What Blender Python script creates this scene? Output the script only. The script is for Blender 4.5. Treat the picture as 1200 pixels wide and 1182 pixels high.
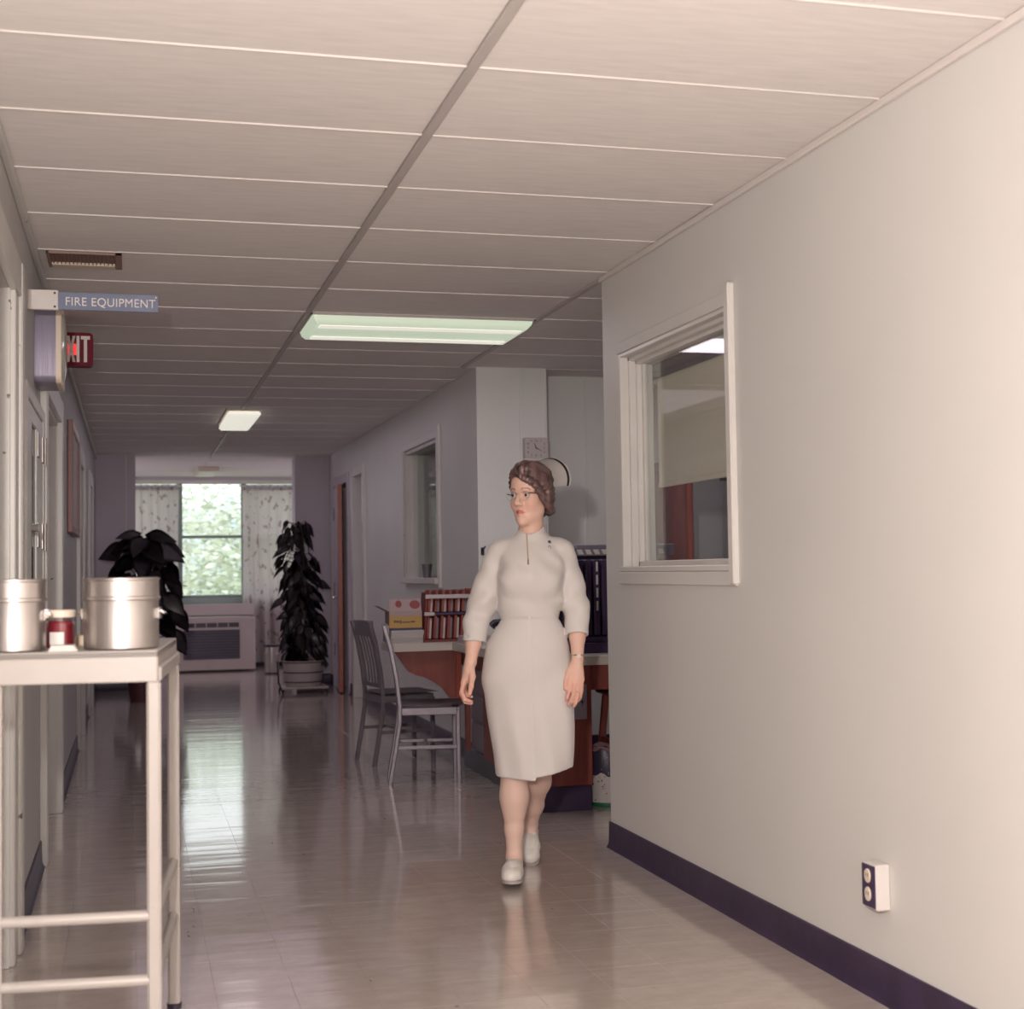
import bpy, bmesh, math, random
import numpy as np
from mathutils import Vector, Matrix

random.seed(7)
SC = bpy.context.scene
for _o in list(bpy.data.objects):
    bpy.data.objects.remove(_o)
COL = SC.collection
PI = math.pi

# ------------------------------------------------------------------ camera
CAM_Z = 1.2516
cam_d = bpy.data.cameras.new('camera')
cam = bpy.data.objects.new('camera', cam_d)
COL.objects.link(cam)
cam_d.sensor_width = 36.0
cam_d.lens = 1685.19 / 1200 * 36.0
cam_d.clip_start = 0.05
cam_d.dof.use_dof = True
cam_d.dof.focus_distance = 6.2
cam_d.dof.aperture_fstop = 4.2
_r = Vector((0.966677, -0.255584, -0.014548))
_u = Vector((0.002329, -0.048049, 0.998842))
_f = Vector((0.255987, 0.965592, 0.045852))
cam.matrix_world = Matrix(((_r.x, _u.x, -_f.x, 0), (_r.y, _u.y, -_f.y, 0), (_r.z, _u.z, -_f.z, CAM_Z), (0, 0, 0, 1)))
SC.camera = cam

# ------------------------------------------------------------------ sky, lights, exposure
SC.view_settings.view_transform = 'Standard'
SC.view_settings.look = 'None'
SC.view_settings.exposure = 0.0
SC.view_settings.gamma = 1.0
SC.view_settings.use_curve_mapping = False
SC.cycles.use_denoising = True
SC.cycles.max_bounces = 8
SC.cycles.diffuse_bounces = 4
SC.cycles.glossy_bounces = 4
SC.cycles.transparent_max_bounces = 12
SC.cycles.caustics_reflective = False
SC.cycles.caustics_refractive = False
SC.cycles.sample_clamp_indirect = 4.0

world = bpy.data.worlds.new('sky')
SC.world = world
world.use_nodes = True
_n = world.node_tree.nodes
_n.clear()
_bg = _n.new('ShaderNodeBackground')
_wo = _n.new('ShaderNodeOutputWorld')
_bg.inputs[0].default_value = (1.0, 0.96, 1.0, 1)
_bg.inputs[1].default_value = 2.3
world.node_tree.links.new(_bg.outputs[0], _wo.inputs[0])


def lamp(name, kind, loc, energy, color, rot=(0, 0, 0), **kw):
    d = bpy.data.lights.new(name, kind)
    d.energy = energy
    d.color = color
    for k, v in kw.items():
        setattr(d, k, v)
    o = bpy.data.objects.new(name, d)
    o.location = loc
    o.rotation_euler = rot
    COL.objects.link(o)
    return o


# the photographer's flash gun, held up and to the left of the camera
lamp('flash', 'POINT', (-0.20, 0.22, 1.57), 385.0, (1.0, 0.905, 0.845), shadow_soft_size=0.05)
# broad soft fill added behind the camera, no real source there
lamp('front_fill', 'AREA', (1.0, -2.3, 1.35), 30.0, (1.0, 0.90, 0.98), rot=(PI / 2, 0, 0),
     shape='RECTANGLE', size=2.2, size_y=2.2)
# the tubes of the two ceiling lights that show in the photograph
lamp('tubes_near', 'AREA', (1.48, 7.62, 2.52), 9.0, (1.0, 0.87, 0.98), shape='RECTANGLE', size=1.15, size_y=0.5)
lamp('tubes_far', 'AREA', (0.89, 12.36, 2.51), 0.9, (1.0, 0.88, 1.0), shape='RECTANGLE', size=0.28, size_y=1.15)
# unseen fill added to brighten the station's recess wall and column
lamp('station_fill', 'AREA', (3.2, 7.7, 2.55), 6.5, (1.0, 0.91, 0.95), shape='RECTANGLE', size=1.2, size_y=0.6)
# unseen fills added to lift the far corridor and both lounge sides
lamp('corridor_fill', 'AREA', (0.90, 12.6, 2.56), 12.0, (0.98, 0.82, 1.0), shape='RECTANGLE', size=1.8, size_y=5.5)
lamp('lounge_side_fill', 'AREA', (3.3, 18.3, 1.5), 14.0, (1.0, 0.88, 1.0), rot=(PI / 2, 0, PI / 2), shape='RECTANGLE', size=2.6, size_y=1.6)
lamp('lounge_side_fill', 'AREA', (-1.3, 18.3, 1.5), 14.0, (1.0, 0.88, 1.0), rot=(PI / 2, 0, -PI / 2), shape='RECTANGLE', size=2.6, size_y=1.6)

# ------------------------------------------------------------------ materials


def L1(v):
    v /= 255.0
    return v / 12.92 if v <= 0.04045 else ((v + 0.055) / 1.055) ** 2.4


def S(r, g, b):
    return (L1(r), L1(g), L1(b))


MATS = {}


def mat(name, col, rough=0.5, metal=0.0, var=None, bump=None, spec=0.5, coat=0.0, emit=None, trans=0.0,
        stretch=(1, 1, 1), attr=None, sheen=0.0):
    """principled material; var=(scale, amount) colour noise; bump=(scale, strength) fine relief"""
    m = bpy.data.materials.new(name)
    m.use_nodes = True
    t = m.node_tree
    n = t.nodes
    p = n['Principled BSDF']
    p.inputs['Base Color'].default_value = (*col, 1)
    p.inputs['Roughness'].default_value = rough
    p.inputs['Metallic'].default_value = metal
    p.inputs['Specular IOR Level'].default_value = spec
    p.inputs['Coat Weight'].default_value = coat
    p.inputs['Coat Roughness'].default_value = 0.08
    if sheen:
        p.inputs['Sheen Weight'].default_value = sheen
    if emit:
        p.inputs['Emission Color'].default_value = (*emit[0], 1)
        p.inputs['Emission Strength'].default_value = emit[1]
    tc = n.new('ShaderNodeTexCoord')
    mp = n.new('ShaderNodeMapping')
    mp.inputs['Scale'].default_value = stretch
    t.links.new(tc.outputs['Object'], mp.inputs[0])
    src = None
    if attr:
        a = n.new('ShaderNodeAttribute')
        a.attribute_name = attr
        src = a.outputs['Color']
        t.links.new(src, p.inputs['Base Color'])
    if var:
        nz = n.new('ShaderNodeTexNoise')
        nz.inputs['Scale'].default_value = var[0]
        nz.inputs['Detail'].default_value = 5
        t.links.new(mp.outputs[0], nz.inputs['Vector'])
        mr = n.new('ShaderNodeMapRange')
        mr.inputs[1].default_value = 0.3
        mr.inputs[2].default_value = 0.7
        mr.inputs[3].default_value = 1 - var[1]
        mr.inputs[4].default_value = 1 + var[1]
        t.links.new(nz.outputs['Fac'], mr.inputs[0])
        mx = n.new('ShaderNodeMix')
        mx.data_type = 'RGBA'
        mx.blend_type = 'MULTIPLY'
        mx.inputs[0].default_value = 1.0
        if src:
            t.links.new(src, mx.inputs[6])
        else:
            mx.inputs[6].default_value = (*col, 1)
        t.links.new(mr.outputs[0], mx.inputs[7])
        t.links.new(mx.outputs[2], p.inputs['Base Color'])
    if bump:
        nb = n.new('ShaderNodeTexNoise')
        nb.inputs['Scale'].default_value = bump[0]
        nb.inputs['Detail'].default_value = 4
        t.links.new(mp.outputs[0], nb.inputs['Vector'])
        b = n.new('ShaderNodeBump')
        b.inputs['Strength'].default_value = bump[1]
        b.inputs['Distance'].default_value = 0.01
        t.links.new(nb.outputs['Fac'], b.inputs['Height'])
        t.links.new(b.outputs[0], p.inputs['Normal'])
    MATS[name] = m
    return m


def chipped(m, chip_col, scale, thresh):
    """small worn spots where the paint is knocked off"""
    t = m.node_tree
    n = t.nodes
    p = n['Principled BSDF']
    tc = n.new('ShaderNodeTexCoord')
    nz = n.new('ShaderNodeTexNoise')
    nz.inputs['Scale'].default_value = scale
    nz.inputs['Detail'].default_value = 3
    t.links.new(tc.outputs['Object'], nz.inputs['Vector'])
    cr = n.new('ShaderNodeValToRGB')
    cr.color_ramp.elements[0].position = thresh
    cr.color_ramp.elements[1].position = thresh + 0.02
    t.links.new(nz.outputs['Fac'], cr.inputs[0])
    mx = n.new('ShaderNodeMix')
    mx.data_type = 'RGBA'
    t.links.new(cr.outputs[0], mx.inputs[0])
    lk = p.inputs['Base Color'].links
    if lk:
        t.links.new(lk[0].from_socket, mx.inputs[6])
    else:
        mx.inputs[6].default_value = p.inputs['Base Color'].default_value
    mx.inputs[7].default_value = (*chip_col, 1)
    t.links.new(mx.outputs[2], p.inputs['Base Color'])
    return m


def glass(name, tint=(0.9, 0.95, 0.93), refl=0.10):
    m = bpy.data.materials.new(name)
    m.use_nodes = True
    t = m.node_tree
    n = t.nodes
    n.clear()
    o = n.new('ShaderNodeOutputMaterial')
    tr = n.new('ShaderNodeBsdfTransparent')
    tr.inputs[0].default_value = (*tint, 1)
    gl = n.new('ShaderNodeBsdfGlossy')
    gl.inputs['Roughness'].default_value = 0.02
    lw = n.new('ShaderNodeLayerWeight')
    lw.inputs[0].default_value = 0.5
    pw = n.new('ShaderNodeMath')
    pw.operation = 'POWER'
    pw.inputs[1].default_value = 2.3
    t.links.new(lw.outputs['Facing'], pw.inputs[0])
    fr = n.new('ShaderNodeMapRange')
    fr.inputs[3].default_value = 0.02
    fr.inputs[4].default_value = 0.4
    t.links.new(pw.outputs[0], fr.inputs[0])
    mx = n.new('ShaderNodeMixShader')
    t.links.new(fr.outputs[0], mx.inputs[0])
    t.links.new(tr.outputs[0], mx.inputs[1])
    t.links.new(gl.outputs[0], mx.inputs[2])
    t.links.new(mx.outputs[0], o.inputs[0])
    MATS[name] = m
    return m


def cloth_thin(name, col, dots=None, transl=0.5):
    """thin curtain cloth that lets daylight through, printed with small sprigs"""
    m = bpy.data.materials.new(name)
    m.use_nodes = True
    t = m.node_tree
    n = t.nodes
    n.clear()
    o = n.new('ShaderNodeOutputMaterial')
    d = n.new('ShaderNodeBsdfDiffuse')
    tl = n.new('ShaderNodeBsdfTranslucent')
    mx = n.new('ShaderNodeMixShader')
    mx.inputs[0].default_value = transl
    d.inputs[0].default_value = (*col, 1)
    tl.inputs[0].default_value = (*col, 1)
    if dots:
        tc = n.new('ShaderNodeTexCoord')
        v = n.new('ShaderNodeTexNoise')
        v.inputs['Scale'].default_value = dots[0]
        v.inputs['Detail'].default_value = 3
        mp = n.new('ShaderNodeMapping')
        mp.inputs['Scale'].default_value = (1.0, .55, 1)
        t.links.new(tc.outputs['UV'], mp.inputs[0])
        t.links.new(mp.outputs[0], v.inputs['Vector'])
        cr = n.new('ShaderNodeValToRGB')
        cr.color_ramp.elements[0].position = dots[1]
        cr.color_ramp.elements[0].color = (*dots[2], 1)
        cr.color_ramp.elements[1].position = dots[1] + 0.06
        cr.color_ramp.elements[1].color = (*col, 1)
        t.links.new(v.outputs['Fac'], cr.inputs[0])
        t.links.new(cr.outputs[0], d.inputs[0])
        t.links.new(cr.outputs[0], tl.inputs[0])
    t.links.new(d.outputs[0], mx.inputs[1])
    t.links.new(tl.outputs[0], mx.inputs[2])
    t.links.new(mx.outputs[0], o.inputs[0])
    MATS[name] = m
    return m


def wood(name, c1, c2, rough=0.35, axis='Z', scale=6.0):
    m = mat(name, c1, rough)
    t = m.node_tree
    n = t.nodes
    p = n['Principled BSDF']
    tc = n.new('ShaderNodeTexCoord')
    mp = n.new('ShaderNodeMapping')
    mp.inputs['Scale'].default_value = {'Z': (1, 1, .08), 'X': (.08, 1, 1), 'Y': (1, .08, 1)}[axis]
    nz = n.new('ShaderNodeTexNoise')
    nz.inputs['Scale'].default_value = scale * 4
    nz.inputs['Detail'].default_value = 6
    nz.inputs['Distortion'].default_value = 0.6
    cr = n.new('ShaderNodeValToRGB')
    cr.color_ramp.elements[0].position = 0.3
    cr.color_ramp.elements[1].position = 0.7
    cr.color_ramp.elements[0].color = (*c1, 1)
    cr.color_ramp.elements[1].color = (*c2, 1)
    t.links.new(tc.outputs['Object'], mp.inputs[0])
    t.links.new(mp.outputs[0], nz.inputs['Vector'])
    t.links.new(nz.outputs['Fac'], cr.inputs[0])
    t.links.new(cr.outputs[0], p.inputs['Base Color'])
    return m


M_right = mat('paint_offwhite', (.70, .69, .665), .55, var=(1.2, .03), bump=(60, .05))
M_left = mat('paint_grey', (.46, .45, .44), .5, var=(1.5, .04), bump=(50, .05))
M_station = mat('paint_bluegrey', (.76, .77, .745), .45, var=(1.5, .03), bump=(40, .05))
M_far = mat('paint_lilac', (.60, .54, .60), .5, var=(1.5, .04))
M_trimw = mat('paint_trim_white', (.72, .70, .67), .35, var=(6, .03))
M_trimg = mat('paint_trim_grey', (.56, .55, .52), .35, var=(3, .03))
chipped(M_trimg, (.16, .12, .12), 14, .70)
M_base = mat('rubber_base', (.040, .024, .058), .35, var=(8, .25), bump=(20, .1))
M_tile = mat('ceiling_board', (.80, .765, .74), .8, var=(40, .05), bump=(160, .12), stretch=(.15, 1, 1))
M_tee = mat('ceiling_tee', (.52, .48, .46), .45)
M_tee2 = mat('ceiling_spline', (.73, .68, .65), .6)
M_dark = mat('dark_void', (.03, .024, .034), .6)
M_floor_base = mat('floor_grout', (.36, .30, .275), .4)


def floor_material():
    m = mat('vinyl_tile', (.36, .30, .275), .16, spec=.7, coat=.4)
    t = m.node_tree
    n = t.nodes
    p = n['Principled BSDF']
    g = n.new('ShaderNodeNewGeometry')
    mp = n.new('ShaderNodeMapping')
    mp.inputs['Scale'].default_value = (1, 1.7, 1)
    t.links.new(g.outputs['Position'], mp.inputs[0])
    n1 = n.new('ShaderNodeTexNoise')
    n1.inputs['Scale'].default_value = 9
    n1.inputs['Detail'].default_value = 7
    n1.inputs['Roughness'].default_value = .7
    t.links.new(mp.outputs[0], n1.inputs['Vector'])
    cr = n.new('ShaderNodeValToRGB')
    cr.color_ramp.elements[0].position = .3
    cr.color_ramp.elements[0].color = (.435, .368, .332, 1)
    cr.color_ramp.elements[1].position = .7
    cr.color_ramp.elements[1].color = (.525, .45, .40, 1)
    t.links.new(n1.outputs['Fac'], cr.inputs[0])
    # short dark heel marks
    mp2 = n.new('ShaderNodeMapping')
    mp2.inputs['Scale'].default_value = (7, 2.4, 1)
    mp2.inputs['Rotation'].default_value = (0, 0, .9)
    t.links.new(g.outputs['Position'], mp2.inputs[0])
    n2 = n.new('ShaderNodeTexNoise')
    n2.inputs['Scale'].default_value = 2.6
    n2.inputs['Detail'].default_value = 2
    n2.inputs['Distortion'].default_value = 1.2
    t.links.new(mp2.outputs[0], n2.inputs['Vector'])
    c2 = n.new('ShaderNodeValToRGB')
    c2.color_ramp.elements[0].position = .745
    c2.color_ramp.elements[0].color = (1, 1, 1, 1)
    c2.color_ramp.elements[1].position = .775
    c2.color_ramp.elements[1].color = (.35, .30, .32, 1)
    t.links.new(n2.outputs['Fac'], c2.inputs[0])
    mx = n.new('ShaderNodeMix')
    mx.data_type = 'RGBA'
    mx.blend_type = 'MULTIPLY'
    mx.inputs[0].default_value = 1
    t.links.new(cr.outputs[0], mx.inputs[6])
    t.links.new(c2.outputs[0], mx.inputs[7])
    t.links.new(mx.outputs[2], p.inputs['Base Color'])
    # waxy unevenness
    n3 = n.new('ShaderNodeTexNoise')
    n3.inputs['Scale'].default_value = 3.2
    n3.inputs['Detail'].default_value = 2
    mp3 = n.new('ShaderNodeMapping')
    mp3.inputs['Scale'].default_value = (.30, 1.9, 1)
    t.links.new(g.outputs['Position'], mp3.inputs[0])
    t.links.new(mp3.outputs[0], n3.inputs['Vector'])
    b = n.new('ShaderNodeBump')
    b.inputs['Strength'].default_value = .16
    b.inputs['Distance'].default_value = .02
    t.links.new(n3.outputs['Fac'], b.inputs['Height'])
    t.links.new(b.outputs[0], p.inputs['Normal'])
    mr = n.new('ShaderNodeMapRange')
    mr.inputs[3].default_value = .07
    mr.inputs[4].default_value = .15
    t.links.new(n1.outputs['Fac'], mr.inputs[0])
    t.links.new(mr.outputs[0], p.inputs['Roughness'])
    return m


M_floor = floor_material()
M_glass = glass('window_glass')
M_cart = chipped(mat('cart_enamel', (.40, .37, .345), .35, var=(10, .03)), (.22, .15, .12), 32, .73)
M_steel = mat('brushed_steel', (.44, .405, .385), .40, 1.0, bump=(40, .06), stretch=(6, 6, .2))
M_chrome = mat('chrome', (.8, .78, .76), .12, 1.0)
M_grey_al = mat('anodised_grey', (.22, .195, .225), .38, .35, var=(12, .06))
M_wood = wood('red_brown_wood', S(120, 58, 54), S(144, 78, 66), .4)
M_wood_o = wood('orange_wood', S(154, 68, 52), S(172, 84, 62), .35)
M_woodd = wood('dark_red_wood', S(100, 42, 44), S(126, 56, 50), .4)
M_counter = mat('counter_cream', (.56, .51, .46), .35)
M_ctop = mat('counter_top_laminate', (.52, .49, .46), .25, var=(6, .04))
M_black = mat('black_plastic', (.03, .022, .04), .35)
M_purple = mat('dark_purple_vinyl', (.055, .035, .085), .35)
M_lilac = mat('lilac_grey_enamel', (.26, .235, .32), .4, .2, bump=(90, .1), stretch=(1, 1, .05))
M_white = mat('white_plastic', (.70, .66, .63), .4)
M_paper = mat('paper', (.52, .48, .46), .7)
M_card = mat('cardboard', (.30, .18, .15), .7)
M_pink = mat('pinkish_board', (.38, .29, .285), .7)
M_redink = mat('red_ink', (.25, .06, .06), .7)
M_yellow = mat('yellow_print', (.46, .28, .085), .6)
M_darkink = mat('dark_ink', (.10, .07, .08), .6)
M_navy = mat('navy_print', (.05, .06, .12), .6)
M_leaf = mat('leaf_dark_green', (.044, .034, .040), .35, var=(8, .3))
M_leaf2 = mat('leaf_bronze', (.075, .055, .040), .4, var=(8, .3))
M_stem = mat('stem_brown', (.06, .045, .035), .7)
M_soil = mat('soil', (.03, .022, .02), .9)
M_potred = mat('red_pot', (.09, .025, .03), .5)
M_planter = mat('planter_white', (.52, .45, .44), .5, var=(6, .05))
M_band = mat('planter_band', (.05, .03, .04), .5)
M_sign = mat('sign_blue', (.17, .20, .31), .45, var=(20, .06))
M_exit_red = mat('exit_red', (.16, .006, .022), .5, spec=.2)
M_exit_glow = mat('exit_glow', (.6, .02, .02), .4, emit=((1.0, .06, .05), .75))
M_letter = mat('letter_white', (.78, .74, .70), .5)
M_lens = mat('light_lens', (.55, .60, .50), .4, emit=((.78, .92, .70), .52))
M_lens_hot = mat('light_lens_tube', (.6, .6, .55), .4, emit=((.95, .92, .80), .72))
M_shade = mat('shade_fabric', (.92, .84, .73), .8, bump=(120, .05))
M_shade_far = cloth_thin('plain_curtain', (.50, .48, .50), None, .25)
M_curtain = cloth_thin('print_curtain', (.62, .56, .56), (16.0, .36, (.36, .27, .27)), .5)
M_vent = mat('vent_tan', (.30, .20, .17), .6)
M_cream = mat('cream_paint', (.74, .64, .52), .45)
M_skin = mat('skin', (.6, .4, .3), .5, attr='tint', spec=.35)
M_dress = mat('white_uniform', (.70, .66, .635), .75, bump=(26, .07), var=(5, .02), sheen=.1)
M_hair = mat('brown_hair', (.115, .062, .060), .42, var=(38, .75), bump=(70, .6), stretch=(1, 1, .22), spec=.7)
M_cap = mat('starched_white', (.72, .69, .66), .6)
M_shoe = mat('white_leather', (.78, .75, .70), .4)
M_sole = mat('shoe_sole', (.42, .38, .37), .6)
M_gold = mat('gold', (.75, .58, .36), .25, 1.0)
M_zip = mat('zip_tape', (.50, .37, .27), .5)
M_eyew = mat('eye_white', (.60, .54, .52), .25)
M_iris = mat('iris', (.06, .035, .03), .2)
M_spec_frame = mat('spectacle_frame', (.55, .50, .47), .3, .6)
M_spec_arm = mat('spectacle_arm', (.10, .05, .05), .3)
M_glass2 = glass('lens_glass', (.97, .97, .97))
M_jamred = mat('red_liquid', (.20, .012, .022), .12, coat=.5)
M_bin = None
M_bark = mat('bark', (.16, .12, .09), .9)
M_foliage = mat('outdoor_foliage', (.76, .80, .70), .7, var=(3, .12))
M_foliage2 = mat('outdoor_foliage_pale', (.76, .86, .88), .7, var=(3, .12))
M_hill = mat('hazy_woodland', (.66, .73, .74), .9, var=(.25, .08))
M_frame_wood = mat('pinkish_frame', S(152, 112, 108), .45)
M_lawn = mat('lawn', (.40, .46, .27), .9, var=(2, .2))

# ------------------------------------------------------------------ mesh helpers


def B():
    return bmesh.new()


def box(bm, x0, x1, y0, y1, z0, z1, b=0.0):
    if x0 > x1: x0, x1 = x1, x0
    if y0 > y1: y0, y1 = y1, y0
    if z0 > z1: z0, z1 = z1, z0
    if b <= 0:
        vs = [bm.verts.new((x, y, z)) for x in (x0, x1) for y in (y0, y1) for z in (z0, z1)]
        for f in ((0, 1, 3, 2), (4, 6, 7, 5), (0, 4, 5, 1), (2, 3, 7, 6), (0, 2, 6, 4), (1, 5, 7, 3)):
            bm.faces.new([vs[i] for i in f])
        return vs
    b = min(b, (x1 - x0) * .49, (y1 - y0) * .49, (z1 - z0) * .49)
    V = {}
    lo = (x0, y0, z0)
    hi = (x1, y1, z1)
    out = []
    for i in (0, 1):
        for j in (0, 1):
            for k in (0, 1):
                c = [(lo, hi)[s][a] for a, s in enumerate((i, j, k))]
                for a in range(3):
                    q = list(c)
                    for o in range(3):
                        if o != a:
                            q[o] += b if (i, j, k)[o] == 0 else -b
                    v = bm.verts.new(q)
                    V[(i, j, k, a)] = v
                    out.append(v)
    faces = []
    for a in range(3):
        o1, o2 = [q for q in range(3) if q != a]
        for s in (0, 1):
            ring = []
            for (p, q) in ((0, 0), (1, 0), (1, 1), (0, 1)):
                idx = [0, 0, 0]
                idx[a] = s
                idx[o1] = p
                idx[o2] = q
                ring.append(V[(*idx, a)])
            faces.append(ring)
        for p in (0, 1):
            for q in (0, 1):
                def ix(s):
                    i = [0, 0, 0]
                    i[a] = s
                    i[o1] = p
                    i[o2] = q
                    return i
                faces.append([V[(*ix(0), o1)], V[(*ix(1), o1)], V[(*ix(1), o2)], V[(*ix(0), o2)]])
    for i in (0, 1):
        for j in (0, 1):
            for k in (0, 1):
                faces.append([V[(i, j, k, 0)], V[(i, j, k, 1)], V[(i, j, k, 2)]])
    for f in faces:
        bm.faces.new(f)
    return out


def frame_at(d):
    d = Vector(d).normalized()
    up = Vector((0, 0, 1)) if abs(d.z) < .9 else Vector((1, 0, 0))
    x = up.cross(d).normalized()
    return x, d.cross(x).normalized()


def tube(bm, pts, r, seg=10, caps=True, sq=None):
    """round tube along points; r a number or a list; sq=(wx, wy) flattens the section"""
    pts = [Vector(p) for p in pts]
    n = len(pts)
    rs = r if isinstance(r, (list, tuple)) else [r] * n
    rings = []
    x = None
    for i, p in enumerate(pts):
        d = (pts[min(i + 1, n - 1)] - pts[max(i - 1, 0)]).normalized()
        if x is None:
            x, y = frame_at(d)
        else:
            x = (x - d * x.dot(d)).normalized()
            y = d.cross(x)
        a, c = sq if sq else (1, 1)
        rings.append([bm.verts.new(p + x * (math.cos(2 * PI * k / seg) * rs[i] * a) + y * (math.sin(2 * PI * k / seg) * rs[i] * c))
                      for k in range(seg)])
    for i in range(n - 1):
        for k in range(seg):
            bm.faces.new((rings[i][k], rings[i][(k + 1) % seg], rings[i + 1][(k + 1) % seg], rings[i + 1][k]))
    if caps:
        bm.faces.new(rings[0][::-1])
        bm.faces.new(rings[-1])


def bar(bm, pts, w, h, b=0.0, up=(0, 0, 1)):
    """rectangular bar swept along points, w across, h along 'up' side"""
    pts = [Vector(p) for p in pts]
    n = len(pts)
    up = Vector(up)
    rings = []
    for i, p in enumerate(pts):
        d = (pts[min(i + 1, n - 1)] - pts[max(i - 1, 0)]).normalized()
        s = d.cross(up).normalized()
        u = s.cross(d).normalized()
        c = min(w, h) * .2 if b == 0 else b
        prof = [(-w / 2 + c, -h / 2), (w / 2 - c, -h / 2), (w / 2, -h / 2 + c), (w / 2, h / 2 - c),
                (w / 2 - c, h / 2), (-w / 2 + c, h / 2), (-w / 2, h / 2 - c), (-w / 2, -h / 2 + c)]
        rings.append([bm.verts.new(p + s * a + u * q) for a, q in prof])
    for i in range(n - 1):
        for k in range(8):
            bm.faces.new((rings[i][k], rings[i][(k + 1) % 8], rings[i + 1][(k + 1) % 8], rings[i + 1][k]))
    bm.faces.new(rings[0][::-1])
    bm.faces.new(rings[-1])


def lathe(bm, prof, c=(0, 0, 0), seg=32, a0=0, a1=2 * PI):
    """prof: list of (r, z); r=0 ends are closed to a point"""
    c = Vector(c)
    full = abs(a1 - a0 - 2 * PI) < 1e-6
    m = seg if full else seg + 1
    rings = []
    for r, z in prof:
        if r < 1e-6:
            rings.append([bm.verts.new(c + Vector((0, 0, z)))])
        else:
            rings.append([bm.verts.new(c + Vector((r * math.cos(a0 + (a1 - a0) * k / seg), r * math.sin(a0 + (a1 - a0) * k / seg), z)))
                          for k in range(m)])
    for A, Bq in zip(rings, rings[1:]):
        for k in range(seg if full else seg):
            k2 = (k + 1) % m if full else k + 1
            if len(A) == 1 and len(Bq) == 1:
                continue
            if len(A) == 1:
                bm.faces.new((A[0], Bq[k2], Bq[k]))
            elif len(Bq) == 1:
                bm.faces.new((A[k], A[k2], Bq[0]))
            else:
                bm.faces.new((A[k], A[k2], Bq[k2], Bq[k]))


def prism(bm, poly, axis, lo, hi):
    """poly: 2D outline; axis 'x','y','z' is the extrusion direction"""
    def P(a, b_, t):
        return {'x': (t, a, b_), 'y': (a, t, b_), 'z': (a, b_, t)}[axis]
    A = [bm.verts.new(P(a, b_, lo)) for a, b_ in poly]
    C = [bm.verts.new(P(a, b_, hi)) for a, b_ in poly]
    n = len(poly)
    bm.faces.new(A[::-1])
    bm.faces.new(C)
    for i in range(n):
        bm.faces.new((A[i], A[(i + 1) % n], C[(i + 1) % n], C[i]))


def sheet(bm, fn, nu, nv, thick=0.0, uvname=None):
    """grid surface fn(u, v) in 0..1"""
    g = [[bm.verts.new(fn(i / nu, j / nv)) for j in range(nv + 1)] for i in range(nu + 1)]
    uv = bm.loops.layers.uv.verify() if uvname else None
    for i in range(nu):
        for j in range(nv):
            f = bm.faces.new((g[i][j], g[i + 1][j], g[i + 1][j + 1], g[i][j + 1]))
            if uv:
                for lp, (a, b_) in zip(f.loops, ((i, j), (i + 1, j), (i + 1, j + 1), (i, j + 1))):
                    lp[uv].uv = (a / nu * uvname[0], b_ / nv * uvname[1])
    if thick:
        r = bmesh.ops.solidify(bm, geom=bm.faces[:], thickness=thick)


ROOT_OFF = {}


def _off(o):
    while o is not None:
        if o.name in ROOT_OFF:
            return ROOT_OFF[o.name]
        o = o.parent
    return None


def obj(name, bm, m, parent=None, sharp=35, kind=None):
    """links a bmesh as ONE object; meshes of things flagged 'absolute' are given in room coordinates"""
    off = _off(parent)
    if off is not None:
        bmesh.ops.translate(bm, verts=bm.verts[:], vec=-off)
    bmesh.ops.recalc_face_normals(bm, faces=bm.faces[:])
    me = bpy.data.meshes.new(name)
    bm.to_mesh(me)
    bm.free()
    me.materials.append(m)
    me.shade_smooth()
    me.set_sharp_from_angle(angle=math.radians(sharp))
    o = bpy.data.objects.new(name, me)
    COL.objects.link(o)
    if parent is not None:
        o.parent = parent
    if kind:
        o['kind'] = kind
    return o


def thing(name, label, cat, loc=(0, 0, 0), rotz=0.0, group=None, absolute=False):
    o = bpy.data.objects.new(name, None)
    o.empty_display_size = .05
    o.location = loc
    o.rotation_euler = (0, 0, rotz)
    COL.objects.link(o)
    o['label'] = label
    o['category'] = cat
    if group:
        o['group'] = group
    if absolute:
        ROOT_OFF[o.name] = Vector(loc)
    return o


def tag(o, label, cat, group=None):
    o['label'] = label
    o['category'] = cat
    if group:
        o['group'] = group
    return o


def struct(name, bm, m, sharp=35):
    return obj(name, bm, m, None, sharp, 'structure')


def struct_root(name):
    o = bpy.data.objects.new(name, None)
    o.empty_display_size = .05
    COL.objects.link(o)
    o['kind'] = 'structure'
    return o


def quick(name, m, parent, *boxes, b=0.0, sharp=35):
    bm = B()
    for bx in boxes:
        box(bm, *bx, b)
    return obj(name, bm, m, parent, sharp)


def dup(root, loc, rotz, label, group=None):
    r = root.copy()
    COL.objects.link(r)
    r.location = loc
    r.rotation_euler = (0, 0, rotz)
    r['label'] = label
    if group:
        r['group'] = group
    for ch in list(root.children):
        c = ch.copy()
        COL.objects.link(c)
        c.parent = r
        for g in list(ch.children):
            d = g.copy()
            COL.objects.link(d)
            d.parent = c
    return r


def text_mesh(body, size, extrude=0.0008, spacing=1.0):
    cu = bpy.data.curves.new('lettering', 'FONT')
    cu.body = body
    cu.size = size
    cu.extrude = extrude
    cu.space_character = spacing
    cu.align_x = 'LEFT'
    o = bpy.data.objects.new('lettering', cu)
    COL.objects.link(o)
    bpy.context.view_layer.update()
    dg = bpy.context.evaluated_depsgraph_get()
    me = bpy.data.meshes.new_from_object(o.evaluated_get(dg))
    bpy.data.objects.remove(o)
    bm = B()
    bm.from_mesh(me)
    bpy.data.meshes.remove(me)
    return bm


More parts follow.
